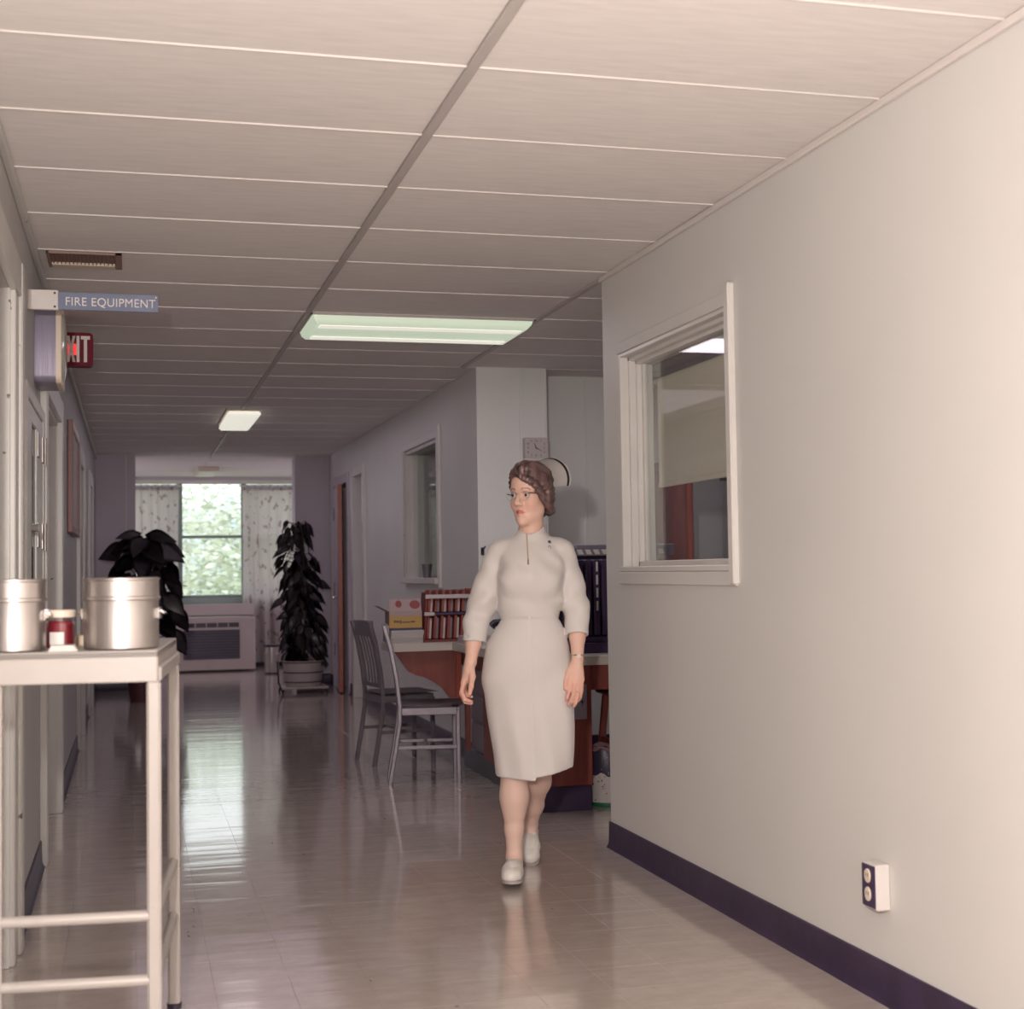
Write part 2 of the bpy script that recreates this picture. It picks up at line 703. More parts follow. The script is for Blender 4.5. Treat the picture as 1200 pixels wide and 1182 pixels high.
def place(bm, M):
    bmesh.ops.transform(bm, matrix=M, verts=bm.verts[:])
    return bm


def basis(o, x, y, z):
    x, y, z, o = Vector(x), Vector(y), Vector(z), Vector(o)
    return Matrix(((x.x, y.x, z.x, o.x), (x.y, y.y, z.y, o.y), (x.z, y.z, z.z, o.z), (0, 0, 0, 1)))


# ================================================================== the setting
XL, XR, XF, H = -0.385, 2.09, 2.19, 2.588
XT = 0.8785
Y0 = 3.6604
ROW = 0.6096


def wall_x(name, x0, x1, y0, y1, m, openings=(), z1=None):
    """wall lying along Y with rectangular openings (ya, yb, za, zb)"""
    bm = B()
    top = z1 or H + .02
    ys = sorted({y0, y1, *[o[0] for o in openings], *[o[1] for o in openings]})
    for a, b_ in zip(ys, ys[1:]):
        op = [o for o in openings if o[0] <= a + 1e-6 and o[1] >= b_ - 1e-6]
        if not op:
            box(bm, x0, x1, a, b_, 0, top)
        else:
            o = op[0]
            if o[2] > 0:
                box(bm, x0, x1, a, b_, 0, o[2])
            if o[3] < top:
                box(bm, x0, x1, a, b_, o[3], top)
    return struct(name, bm, m)


def wall_y(name, y0, y1, x0, x1, m, openings=()):
    bm = B()
    top = H + .02
    xs = sorted({x0, x1, *[o[0] for o in openings], *[o[1] for o in openings]})
    for a, b_ in zip(xs, xs[1:]):
        op = [o for o in openings if o[0] <= a + 1e-6 and o[1] >= b_ - 1e-6]
        if not op:
            box(bm, a, b_, y0, y1, 0, top)
        else:
            o = op[0]
            if o[2] > 0:
                box(bm, a, b_, y0, y1, 0, o[2])
            if o[3] < top:
                box(bm, a, b_, y0, y1, o[3], top)
    return struct(name, bm, m)


YB = -2.5
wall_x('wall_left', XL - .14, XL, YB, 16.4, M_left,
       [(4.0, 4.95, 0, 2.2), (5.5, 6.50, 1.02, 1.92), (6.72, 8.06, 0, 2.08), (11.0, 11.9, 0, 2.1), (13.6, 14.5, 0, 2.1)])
wall_x('wall_right', XR, XR + .14, YB, 6.22, M_right, [(4.79, 6.0, 1.25, 2.2)])
wall_x('wall_right_far', XF, XF + .14, 9.49, 16.4, M_station,
       [(10.35, 11.65, 1.19, 2.24), (13.85, 14.45, 0, 2.22), (14.95, 15.95, 0, 2.2)])
wall_y('wall_column', 9.13, 9.49, XF, 2.66, M_station)
wall_y('wall_recess', 9.49, 9.63, 2.66, 4.6, M_station)
wall_x('wall_station_right', 4.6, 4.74, 2.0, 16.4, M_far)
wall_y('wall_station_near', 1.86, 2.0, XR + .14, 4.74, M_far)
wall_y('wall_office_far', 13.6, 13.74, XF + .14, 4.6, M_far)
wall_y('wall_store_far', 16.26, 16.4, XF + .14, 4.6, M_far)
wall_y('wall_back', YB - .14, YB, XL - .14, XR + .14, M_left)
wall_y('wall_pier_left', 16.4, 16.72, XL - 1.15, .045, M_far)
wall_y('wall_pier_right', 16.4, 16.72, 1.80, 4.74, M_far)
wall_x('wall_lounge_left', -1.54, -1.4, 16.72, 19.95, M_far)
wall_x('wall_lounge_right', 3.4, 3.54, 16.72, 19.95, M_far)
wall_y('wall_far', 19.95, 20.1, -1.54, 3.54, M_far, [(-.25, 2.55, .89, 2.54)])

# rooms behind the left wall's doors are shut off by the door leaves

# ---- floor of nine inch vinyl tiles
bm = B()
box(bm, -1.54, 4.74, YB - .14, 20.1, -.10, -.004)
floor = struct('floor', bm, M_floor_base)
T9 = .2286
nx = int((4.6 - XL) / T9) + 1
x_start, y_start = XL - .06, YB
tile_me = None


def tile_bm(bm, cx, cy, tx=0.0, ty=0.0, s=T9):
    h = s / 2 - .00015
    c = h - .0004
    dz = lambda x, y: tx * x + ty * y
    lo = [bm.verts.new((cx + sx * h, cy + sy * h, -.0003 + dz(sx * h, sy * h))) for sx, sy in ((-1, -1), (1, -1), (1, 1), (-1, 1))]
    hi = [bm.verts.new((cx + sx * c, cy + sy * c, dz(sx * c, sy * c))) for sx, sy in ((-1, -1), (1, -1), (1, 1), (-1, 1))]
    bt = [bm.verts.new((cx + sx * h, cy + sy * h, -.0039)) for sx, sy in ((-1, -1), (1, -1), (1, 1), (-1, 1))]
    bm.faces.new(hi)
    for i in range(4):
        j = (i + 1) % 4
        bm.faces.new((lo[i], lo[j], hi[j], hi[i]))
        bm.faces.new((bt[i], bt[j], lo[j], lo[i]))


rest = B()
n_ind = 0
first_tile = None
for j in range(int((19.95 - YB) / T9) + 1):
    for i in range(-6, nx):
        cx = x_start + (i + .5) * T9
        cy = y_start + (j + .5) * T9
        if cy < 16.5 and cx < XL - .06:
            continue
        tx, ty = random.gauss(0, .0006), random.gauss(0, .0009)
        near = 3.75 < cy < 9.1 and cx - .1 < XR + (.45 if cy > 6.3 else 0) and cx > XL - .05
        if near and n_ind < 298:
            if first_tile is None:
                t_bm = B()
                tile_bm(t_bm, 0, 0)
                first_tile = obj('floor_tile', t_bm, M_floor, floor, 5)
                o = first_tile
            else:
                o = first_tile.copy()
                COL.objects.link(o)
                o.parent = floor
            o.location = (cx, cy, 0)
            o.rotation_euler = (ty, -tx, 0)
            n_ind += 1
        else:
            tile_bm(rest, cx, cy, tx, ty)
obj('floor_tile', rest, M_floor, floor, 5, kind='stuff')

# ---- ceiling of 2 x 4 foot boards
bm = B()
box(bm, -1.54, 4.74, YB - .14, 20.1, H + .02, H + .14)
ceiling = struct('ceiling', bm, M_dark)
cols = [(XL, XT - .015), (XT + .015, XR - .004)]
cols_st = [(XR + .026, 3.296), (3.326, 4.6)]
cols_lo = [(-1.4, XL), (XL, XT), (XT, XR), (XR, 3.4)]
tile_cache = {}


def board(x0, x1, y0, y1):
    w, d = x1 - x0, y1 - y0
    key = (round(w, 3), round(d, 3))
    if key not in tile_cache:
        t = B()
        box(t, -w / 2, w / 2, -d / 2, d / 2, 0, .016, .003)
        o = obj('ceiling_board', t, M_tile, ceiling, 30)
        tile_cache[key] = o
    else:
        o = tile_cache[key].copy()
        COL.objects.link(o)
        o.parent = ceiling
    o.location = ((x0 + x1) / 2, (y0 + y1) / 2, H + random.uniform(0, .0015))
    o.rotation_euler = (random.gauss(0, .0012), random.gauss(0, .0006), 0)


spl_cache = {}


def spline(x0, x1, y):
    w = round(x1 - x0, 3)
    if w not in spl_cache:
        t = B()
        box(t, -w / 2, w / 2, -.006, .006, -.003, .012, .0015)
        o = obj('ceiling_spline', t, M_tee2, ceiling, 30)
        spl_cache[w] = o
    else:
        o = spl_cache[w].copy()
        COL.objects.link(o)
        o.parent = ceiling
    o.location = ((x0 + x1) / 2, y, H)


g = .0055
for k in range(-11, 27):
    ya, yb = Y0 + k * ROW, Y0 + (k + 1) * ROW
    ya, yb = max(ya, YB), min(yb, 19.95)
    if yb - ya < .1:
        continue
    if ya < 16.3:
        for ci, (a, b_) in enumerate(cols):
            if ci == 1 and k >= 9:
                b_ = XF - .002
            if not (ci == 1 and k == 6):
                board(a, b_, ya + g, yb - g)
            spline(a, b_, ya)
        if 1.9 < ya < 9.5:
            for a, b_ in cols_st:
                if k >= 9:
                    a = max(a, XF + .002)
                board(a, b_, ya + g, min(yb, 9.49) - g)
                spline(a, b_, ya)
        elif ya >= 9.5:
            board(XF + .14, 4.6, ya + g, yb - g)
    else:
        for a, b_ in cols_lo:
            board(a + g, b_ - g, ya + g, yb - g)
for nm, x, ya, yb, w in (('ceiling_tee', XT, YB, 16.4, .030), ('ceiling_tee', XR + .011, 6.22, 9.13, .030), ('ceiling_tee', 3.311, 2.0, 9.49, .030)):
    quick(nm, M_tee, ceiling, (x - w / 2, x + w / 2, ya, yb, H - .008, H + .014), b=.003)
for x in (XL, XT, XR):
    quick('ceiling_tee', M_tee2, ceiling, (x - .008, x + .008, 16.72, 19.95, H - .004, H + .012), b=.002)

# ---- trims and baseboards


def base_bm(bm, axis, at, d, a, b_, h=.115):
    """cove base: thin board with a flared toe. d = direction it stands proud"""
    prof = [(0, 0), (d * .022, 0), (d * .016, .010), (d * .010, .022), (d * .008, h - .004), (d * .005, h), (0, h)]
    if axis == 'y':
        prism(bm, [(at + p, z) for p, z in prof], 'y', a, b_)
    else:
        prism(bm, [(at + p, z) for p, z in prof], 'x', a, b_)


bm = B()
for a, b_ in ((YB, 3.88), (5.2, 6.6), (8.2, 10.88), (12.02, 13.48), (14.62, 16.4)):
    base_bm(bm, 'y', XL, 1, a, b_)
struct('baseboard_left', bm, M_base)
bm = B()
base_bm(bm, 'y', XR, -1, YB, 6.228)
base_bm(bm, 'x', 6.22, 1, XR - .008, XR + .14)
struct('baseboard_right', bm, M_base)
bm = B()
for a, b_ in ((9.1, 13.75), (14.55, 14.85), (16.05, 16.4)):
    base_bm(bm, 'y', XF, -1, a, b_)
base_bm(bm, 'x', 9.13, -1, XF, 2.66)
base_bm(bm, 'x', 9.49, -1, 2.66, 4.6)
struct('baseboard_station', bm, M_base)
bm = B()
base_bm(bm, 'x', 16.4, -1, XL, .045)
base_bm(bm, 'x', 16.4, -1, 1.8, XF)
base_bm(bm, 'x', 19.95, -1, 1.6, 3.4)
base_bm(bm, 'x', 19.95, -1, -1.4, .5)
struct('baseboard_far', bm, M_base)
quick('trim_1', M_trimg, None, (XL, XL + .022, YB, 16.4, H - .042, H - .0085), b=.003)['kind'] = 'structure'
quick('trim_2', M_tee2, None, (XR - .016, XR, YB, 6.22, H - .024, H - .0005), b=.003)['kind'] = 'structure'
bm = B()
box(bm, 2.480, 2.500, 9.123, 9.13, 0.12, H, .002)
box(bm, 3.037, 3.057, 9.483, 9.49, 0.9, H, .002)
box(bm, 2.654, 2.668, 9.122, 9.13, .12, H, .002)
box(bm, -.062, -.05, 16.394, 16.4, .12, H, .002)
struct('trim_3', bm, M_station)

# ---- the doors along the left wall


def casing_pieces(root, yn, yf, top, w, proud, m):
    for a, b_ in ((yn - w, yn), (yf, yf + w)):
        bm = B()
        box(bm, XL - .002, XL + proud, a, b_, 0, top + w, .004)
        box(bm, XL - .132, XL + .004, b_ - .016 if b_ == yn else a - .006, b_ + .006 if b_ == yn else a + .016, 0, top, .002)
        obj('jamb_casing', bm, m, root)
    bm = B()
    box(bm, XL - .002, XL + proud - .002, yn - .004, yf + .004, top, top + w, .004)
    box(bm, XL - .132, XL + .004, yn, yf, top - .016, top + .004, .002)
    obj('head_casing', bm, m, root)


d1 = struct_root('door_1')
for a, b_ in ((3.88, 4.0), (4.95, 5.2)):
    bm = B()
    if b_ > 5:
        box(bm, XL - .002, XL + .020, 4.95, 5.10, 0, 2.2, .004)
        box(bm, XL - .002, XL + .032, 5.09, 5.20, 0, 2.32, .006)
        box(bm, XL - .132, XL + .004, 4.935, 4.955, 0, 2.204, .002)
    else:
        box(bm, XL - .002, XL + .030, a, b_, 0, 2.32, .004)
    obj('jamb_casing', bm, M_trimg, d1)
quick('head_casing', M_trimg, d1, (XL - .002, XL + .028, 3.99, 5.095, 2.2, 2.32), b=.004)
quick('slab', M_left, d1, (XL - .125, XL - .085, 4.0, 4.94, .01, 2.195), b=.003)
bm = B()
tube(bm, [(XL - .085, 4.85, 1.0), (XL - .045, 4.85, 1.0)], .011, 12)
lathe(bm, [(0, 0), (.02, .002), (.028, .012), (.026, .024), (.014, .034), (0, .036)], seg=16)
for v in bm.verts[-82:]:
    pass
hd = obj('handle', bm, M_chrome, d1)
d2 = struct_root('door_2')
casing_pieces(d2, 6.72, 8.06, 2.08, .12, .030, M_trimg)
quick('stop', M_trimg, d2, (XL - .078, XL - .05, 8.02, 8.058, 0, 2.066), (XL - .078, XL - .05, 6.722, 6.76, 0, 2.066), b=.003)
quick('slab', M_far, d2, (XL - .125, XL - .085, 6.74, 8.04, .01, 2.06), b=.003)
bm = B()
tube(bm, [(XL - .086, 6.86, 1.0), (XL - .05, 6.86, 1.0)], [.011, .011], 12)
tube(bm, [(XL - .055, 6.86, 1.0), (XL - .030, 6.86, 1.0)], [.022, .027], 14)
obj('handle', bm, M_chrome, d2)
for nm, a, b_ in (('door_3', 11.0, 11.9), ('door_4', 13.6, 14.5)):
    d = struct_root(nm)
    casing_pieces(d, a, b_, 2.1, .12, .03, M_trimg)
    quick('slab', M_far, d, (XL - .125, XL - .085, a + .02, b_ - .02, .01, 2.08), b=.003)
    bm = B()
    tube(bm, [(XL - .086, b_ - .1, 1.0), (XL - .03, b_ - .1, 1.0)], [.012, .026], 12)
    obj('handle', bm, M_chrome, d)

# ---- the doors along the far right wall
d5 = struct_root('door_5')
for a, b_ in ((13.75, 13.85), (14.45, 14.55)):
    bm = B()
    box(bm, XF - .03, XF + .002, a, b_, 0, 2.32, .004)
    box(bm, XF - .004, XF + .132, b_ - .012 if a < 14 else a - .006, b_ + .006 if a < 14 else a + .012, 0, 2.22, .002)
    obj('jamb_casing', bm, M_trimw, d5)
quick('head_casing', M_trimw, d5, (XF - .028, XF + .002, 13.845, 14.455, 2.22, 2.32), b=.004)
quick('slab', M_far, d5, (XF + .085, XF + .125, 13.865, 14.435, .01, 2.2), b=.003)
d6 = struct_root('door_6')
for a, b_ in ((14.85, 14.95), (15.95, 16.05)):
    bm = B()
    box(bm, XF - .02, XF + .002, a, b_, 0, 2.3, .004)
    box(bm, XF - .004, XF + .132, b_ - .012 if a < 15 else a - .006, b_ + .006 if a < 15 else a + .012, 0, 2.2, .002)
    obj('jamb_casing', bm, M_far, d6)
quick('head_casing', M_far, d6, (XF - .018, XF + .002, 14.945, 15.955, 2.2, 2.3), b=.004)
ang = math.atan2(.085, .93)
R6 = Matrix.Translation((XF + .005, 15.925, 0)) @ Matrix.Rotation(-ang, 4, 'Z')
bm = B()
box(bm, -.02, .02, -.93, 0, .012, 2.18, .003)
leaf6 = obj('slab', place(bm, R6), M_far, d6)
bm = B()
box(bm, -.024, .024, -.945, -.928, .012, 2.18, .003)
obj('edge', place(bm, R6), M_wood_o, d6)
for z in (.42, 1.08, 1.90):
    bm = B()
    box(bm, -.026, -.019, -.10, -.01, z - .07, z + .07, .002)
    obj('hinge', place(bm, R6), M_black, d6)
bm = B()
tube(bm, [(-.02, -.86, 1.0), (-.07, -.86, 1.0)], .011, 10)
tube(bm, [(-.065, -.86, 1.0), (-.065, -.77, 1.0)], .012, 10)
obj('handle', place(bm, R6), M_chrome, d6)

# ---- the station window in the near right wall
w1 = struct_root('window_1')
ya, yb, za, zb = 4.79, 6.0, 1.25, 2.2
bm = B()
box(bm, XR - .004, XR + .036, yb - .022, yb, za, zb, .003)
box(bm, XR + .034, XR + .066, yb - .038, yb, za, zb, .003)
box(bm, XR + .064, XR + .14, yb - .05, yb, za, zb, .003)
box(bm, XR + .085, XR + .105, yb - .075, yb - .048, za + .02, zb - .02, .002)
obj('jamb', bm, M_trimw, w1)
bm = B()
box(bm, XR - .002, XR + .14, ya, ya + .02, za, zb, .003)
box(bm, XR + .07, XR + .14, ya + .018, ya + .04, za, zb, .003)
obj('jamb', bm, M_trimw, w1)
bm = B()
box(bm, XR - .002, XR + .036, ya, yb, zb - .018, zb, .003)
box(bm, XR + .034, XR + .066, ya, yb, zb - .034, zb, .003)
box(bm, XR + .064, XR + .14, ya, yb, zb - .05, zb, .003)
obj('head', bm, M_trimw, w1)
bm = B()
box(bm, XR - .010, XR + .07, ya - .02, yb + .012, za - .012, za + .012, .004)
box(bm, XR + .064, XR + .14, ya, yb, za, za + .035, .003)
obj('sill', bm, M_trimw, w1)
quick('apron', M_right, w1, (XR - .012, XR + .002, ya - .04, yb + .012, za - .065, za - .013), b=.003)
quick('casing', M_right, w1, (XR - .010, XR + .002, ya - .02, yb + .01, zb, zb + .05), b=.003)
quick('casing', M_trimw, w1, (XR - .026, XR + .002, ya - .055, ya - .008, za - .06, zb + .075), b=.006)
quick('pane', glass('station_glass', (.94, .96, .95)), w1, (XR + .092, XR + .098, ya + .03, yb - .055, za + .03, zb - .045))

# ---- the office window in the far right wall
w2 = struct_root('window_2')
ya, yb, za, zb = 10.35, 11.65, 1.19, 2.24
for a, b_ in ((ya, ya + .02), (yb - .02, yb)):
    bm = B()
    box(bm, XF - .002, XF + .05, a, b_, za, zb, .003)
    s = -1 if a > 11 else 1
    box(bm, XF + .048, XF + .14, a - (.02 if s < 0 else 0), b_ + (.02 if s > 0 else 0), za, zb, .003)
    obj('jamb', bm, M_trimw, w2)
quick('head', M_trimg, w2, (XF - .002, XF + .14, ya, yb, zb - .03, zb), b=.003)
quick('sill', M_trimw, w2, (XF - .05, XF + .14, ya - .03, yb + .05, za - .03, za + .015), b=.005)
quick('casing', M_trimw, w2, (XF - .024, XF + .002, ya - .07, ya - .002, za - .06, zb + .09), b=.005)
quick('casing', M_station, w2, (XF - .02, XF + .002, ya - .002, yb + .06, zb, zb + .06), b=.004)
quick('casing', M_trimg, w2, (XF - .02, XF + .002, yb + .002, yb + .06, za - .03, zb), b=.004)
quick('pane', M_glass, w2, (XF + .085, XF + .091, ya + .03, yb - .03, za + .015, zb - .03))

# ---- the lounge window at the end
M_frame_g = mat('window_frame_green', (.30, .37, .35), .45)
w3 = struct_root('window_3')
za, zb = .89, 2.54
quick('head_rail', M_trimw, w3, (-.25, 2.55, 19.93, 20.06, zb - .05, zb), b=.004)
quick('sill', M_frame_g, w3, (-.28, 2.58, 19.90, 20.06, za - .03, za + .05), b=.006)
for x in (-.25, .60, 1.455, 2.48):
    quick('mullion', M_frame_g, w3, (x, x + .07, 19.96, 20.06, za + .05, zb - .05), b=.004)
for a, b_ in ((-.18, .60), (.67, 1.455), (1.525, 2.48)):
    quick('meeting_rail', M_frame_g, w3, (a, b_, 19.985, 20.05, 1.75, 1.79), b=.004)
    quick('bottom_rail', M_frame_g, w3, (a, b_, 19.985, 20.05, za + .05, za + .09), b=.004)
    quick('pane', M_glass, w3, (a, b_, 20.015, 20.021, 1.79, zb - .05))
    quick('pane', M_glass, w3, (a, b_, 20.015, 20.021, za + .09, 1.75))

# ---- outside: a lawn and the trees beyond it
struct('lawn', (lambda bm: (box(bm, -40, 45, 20.12, 70, -.6, -.5), bm)[1])(B()), M_lawn)


bm = B()
sheet(bm, lambda u, v: Vector((-60 + 125 * u, 58 + 16 * v, -.6 + 5.6 * v ** .8 + .5 * math.sin(9 * u) * v)), 40, 12)
bmesh.ops.solidify(bm, geom=bm.faces[:], thickness=.4)
struct('backdrop_hill', bm, M_hill)  # pale slope added to fill bright sky gaps, haze put into its colour


def outdoor_tree(x, y, h, r, m, label, seed):
    rnd = random.Random(seed)
    t = thing('broadleaf_tree', label, 'tree', (x, y, -.5), group=None)
    bm = B()
    tube(bm, [(0, 0, 0), (.05, 0, h * .2), (0, .05, h * .42)], [.2, .16, .08], 8)
    obj('trunk', bm, M_bark, t)
    bm = B()
    for k in range(6000):
        d = Vector((rnd.gauss(0, 1), rnd.gauss(0, 1), rnd.gauss(0, .9))).normalized()
        p = Vector((0, 0, h * .52)) + Vector((d.x * r, d.y * r, d.z * h * .48)) * rnd.uniform(.45, 1.0)
        s = rnd.uniform(.05, .12)
        a, b_ = frame_at(Vector((rnd.gauss(0, 1), rnd.gauss(0, 1), rnd.gauss(0, 1))))
        c = a.cross(b_) * .3
        v = [bm.verts.new(p + q) for q in (a * -s, b_ * -s * .5 + c * s, a * s, b_ * s * .5 + c * s)]
        bm.faces.new(v)
    f = obj('foliage', bm, m, t, kind='stuff')


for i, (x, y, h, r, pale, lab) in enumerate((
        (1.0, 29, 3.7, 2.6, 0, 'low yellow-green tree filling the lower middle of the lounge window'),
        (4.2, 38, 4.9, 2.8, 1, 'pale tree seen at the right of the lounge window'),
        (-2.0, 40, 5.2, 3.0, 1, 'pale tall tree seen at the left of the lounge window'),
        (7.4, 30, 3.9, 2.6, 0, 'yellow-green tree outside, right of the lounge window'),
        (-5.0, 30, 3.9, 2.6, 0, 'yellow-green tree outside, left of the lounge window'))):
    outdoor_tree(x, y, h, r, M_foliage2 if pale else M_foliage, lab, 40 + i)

# ================================================================== ceiling fittings
t = thing('ceiling_light', 'wide glowing fluorescent ceiling light with a dropped lens above the nurse', 'ceiling light',
          (1.482, 7.623, H), absolute=True)
quick('frame', M_tee, t, (XT + .012, XR - .004, 7.318, 7.328, H - .012, H + .012), (XT + .012, XR - .004, 7.918, 7.928, H - .012, H + .012),
      (XT + .012, XT + .022, 7.318, 7.928, H - .012, H + .012), (XR - .014, XR - .004, 7.318, 7.928, H - .012, H + .012))
bm = B()
x0, x1, ya, yb, zt, zb = XT + .02, XR - .012, 7.326, 7.92, H + .004, H - .052
pr = [(ya, zt), (ya + .01, zb + .02), (ya + .04, zb), (yb - .04, zb), (yb - .01, zb + .02), (yb, zt)]
A = [bm.verts.new((x0 + (.03 if 1 < i < 4 else 0.012 if 0 < i < 5 else 0), p[0], p[1])) for i, p in enumerate(pr)]
C = [bm.verts.new((x1 - (.03 if 1 < i < 4 else 0.012 if 0 < i < 5 else 0), p[0], p[1])) for i, p in enumerate(pr)]
for i in range(5):
    bm.faces.new((A[i], A[i + 1], C[i + 1], C[i]))
bm.faces.new(A[::-1]); bm.faces.new(C)
bm.faces.new((A[0], C[0], C[5], A[5]))
ln = obj('lens', bm, M_lens, t, 60)
for y in (7.44, 7.80):
    bm = B()
    bar(bm, [(x0 + .05, y, zb - .001), (x1 - .05, y, zb - .001)], .09, .006)
    obj('lit_strip', bm, M_lens_hot, ln)
quick('housing', M_dark, t, (XT + .02, XR - .01, 7.326, 7.92, H + .004, H + .016))

t = thing('ceiling_light', 'small narrow glowing ceiling light on the far ceiling bar', 'ceiling light', (.888, 12.36, H), absolute=True)
quick('housing', M_cream, t, (.745, 1.03, 11.74, 12.98, H - .016, H), b=.003)
quick('lens', M_lens_hot, t, (.755, 1.02, 11.75, 12.97, H - .058, H - .0155), b=.016)

t = thing('air_vent', 'tan ceiling air grille with a cream edge above the blue sign', 'vent', (-.18, 6.27, H), absolute=True)
vx0, vx1, vy0, vy1 = -.335, -.035, 6.112, 6.40
quick('frame', M_vent, t, (vx0, vx0 + .012, vy0, vy1, H - .012, H), (vx1 - .028, vx1, vy0, vy1, H - .012, H),
      (vx0, vx1, vy0, vy0 + .012, H - .012, H), b=.002)
quick('frame_edge', M_cream, t, (vx0 + .012, vx1 - .03, vy1 - .075, vy1, H - .014, H), b=.003)
quick('backing', M_card, t, (vx0 + .01, vx1 - .02, vy0 + .01, vy1 - .07, H - .002, H))
for k in range(16):
    bm = B()
    x = vx0 + .02 + k * .0158
    box(bm, x, x + .004, vy0 + .012, vy1 - .077, H - .011, H - .002)
    obj('louvre', bm, M_vent, t)

t = thing('ceiling_panel_light', 'unlit square ceiling panel in the lounge, seen above the far window', 'ceiling light', (.93, 18.6, H), absolute=True)
quick('frame', M_cream, t, (.80, 1.06, 18.1, 19.2, H - .05, H), b=.006)
quick('diffuser', M_trimw, t, (.82, 1.04, 18.14, 19.16, H - .056, H - .049), b=.003)

# ================================================================== on the left wall
t = thing('hose_cabinet', 'recessed fire hose cabinet with glass pane and chrome hinges in left wall', 'cabinet', (XL, 5.96, 1.0), absolute=True)
c0, c1, z0, z1 = 5.45, 6.585, .96, 1.97
quick('frame', M_trimg, t, (XL - .002, XL + .022, c0, c0 + .085, z0, z1), (XL - .002, XL + .022, c1 - .08, c1, z0, z1),
      (XL - .002, XL + .021, c0 + .085, c1 - .08, z1 - .05, z1), (XL - .002, XL + .021, c0 + .085, c1 - .08, z0, z0 + .06), b=.004)
bm = B()
box(bm, XL - .13, XL - .125, 5.505, 6.495, 1.025, 1.915)
box(bm, XL - .13, XL - .005, 5.503, 5.508, 1.025, 1.915)
box(bm, XL - .13, XL - .005, 6.49, 6.496, 1.025, 1.915)
obj('back_box', bm, M_dark, t)
dr = quick('door', M_trimg, t, (XL - .004, XL + .016, 5.54, 5.80, 1.03, 1.915), (XL - .004, XL + .016, 6.12, 6.50, 1.03, 1.915),
           (XL - .004, XL + .016, 5.80, 6.12, 1.85, 1.915), (XL - .004, XL + .016, 5.80, 6.12, 1.03, 1.10), b=.003)
quick('pane', glass('cabinet_glass', (.42, .40, .46)), dr, (XL + .003, XL + .008, 5.80, 6.12, 1.10, 1.85))
bm = B()
tube(bm, [(XL + .012, 5.76, 1.44), (XL + .045, 5.76, 1.44)], [.008, .016], 12)
obj('knob', bm, M_chrome, dr)
for zc in (1.795, 1.425):
    bm = B()
    tube(bm, [(XL + .024, 6.52, zc - .06), (XL + .024, 6.52, zc + .06)], .008, 10)
    hg = obj('hinge', bm, M_steel, t)
    quick('hinge_leaf', M_steel, hg, (XL + .015, XL + .021, 6.14, 6.24, zc - .052, zc + .052), b=.002)
    quick('hinge_leaf', M_steel, hg, (XL + .016, XL + .023, 6.42, 6.515, zc - .055, zc + .055), b=.002)

SY = 5.80
t = thing('hanging_sign', 'narrow blue FIRE EQUIPMENT sign on a white bracket above the wall box', 'sign', (XL, SY, 2.27), absolute=True)
quick('bracket', M_white, t, (XL, -.272, SY - .012, SY + .012, 2.285, 2.362), b=.002)
for z in (2.297, 2.350):
    bm = B()
    tube(bm, [(-.284, SY - .0115, z), (-.284, SY - .0155, z)], .0045, 10)
    obj('screw', bm, M_black, t)
pn = quick('panel', M_sign, t, (-.290, .105, SY - .004, SY + .006, 2.288, 2.357), b=.0015)
bm = text_mesh('FIRE EQUIPMENT', .047, .0006, 1.06)
xs = [v.co.x for v in bm.verts]
s = .338 / (max(xs) - min(xs))
place(bm, basis((-.247, SY - .0045, 2.305), (s, 0, 0), (0, 0, 1), (0, -1, 0)))
obj('lettering', bm, M_letter, pn)
bm = B()
tube(bm, [(.096, SY - .0035, 2.346), (.096, SY - .007, 2.346)], .0035, 10)
obj('screw', bm, M_letter, t)

t = thing('wall_case', 'lilac grey metal wall box with bulging glass front under the blue sign', 'wall box', (XL, 6.36, 2.05), absolute=True)
yc, zc, hw = 6.365, 2.222, .165
bm = B()
pr = []
for cx, cz, a0 in ((1, 1, 0), (-1, 1, 90), (-1, -1, 180), (1, -1, 270)):
    for k in range(5):
        a = math.radians(a0 + k * 22.5)
        pr.append((yc + cx * (hw - .03) + .03 * math.cos(a), zc + cz * (hw - .03) + .03 * math.sin(a)))
prism(bm, pr, 'x', XL, -.290)
obj('housing', bm, M_lilac, t, 50)
bm = B()
prism(bm, [(yc + (a - yc) * 1.02, zc + (c - zc) * 1.02) for a, c in pr], 'x', -.300, -.279)
obj('bezel', bm, M_cream, t, 50)
bm = B()
lathe(bm, [(.145, 0), (.135, .007), (.10, .013), (.05, .017), (0, .018)], seg=28)
place(bm, basis((-.279, yc, zc), (0, 1, 0), (0, 0, 1), (1, 0, 0)))
obj('glass_front', bm, mat('bezel_glass', (.50, .50, .42), .12, spec=.8), t, 60)

t = thing('exit_sign', 'red EXIT sign with white letters standing out above a doorway', 'sign', (XL, 7.72, 2.33), absolute=True)
ex0, ex1, ey, ez0, ez1 = XL, -.188, 7.66, 2.332, 2.505
bm = B()
pr = [(ex0, ez0), (ex1 - .02, ez0)]
for k in range(5):
    a = math.radians(-90 + 22.5 * k)
    pr.append((ex1 - .02 + .02 * math.cos(a), ez0 + .02 + .02 * math.sin(a)))
for k in range(5):
    a = math.radians(22.5 * k)
    pr.append((ex1 - .02 + .02 * math.cos(a), ez1 - .02 + .02 * math.sin(a)))
pr.append((ex0, ez1))
prism(bm, pr, 'y', ey, ey + .075)
hs = obj('housing', bm, M_exit_red, t, 50)
bm = B()
prism(bm, [(ex0 + .012, ez0 + .055), (ex1 - .085, ez0 + .055), (ex1 - .072, ez0 + .075), (ex1 - .072, ez0 + .095), (ex1 - .085, ez0 + .115), (ex0 + .012, ez0 + .115)], 'y', ey - .0012, ey + .001)
obj('lit_patch', bm, M_exit_glow, t)


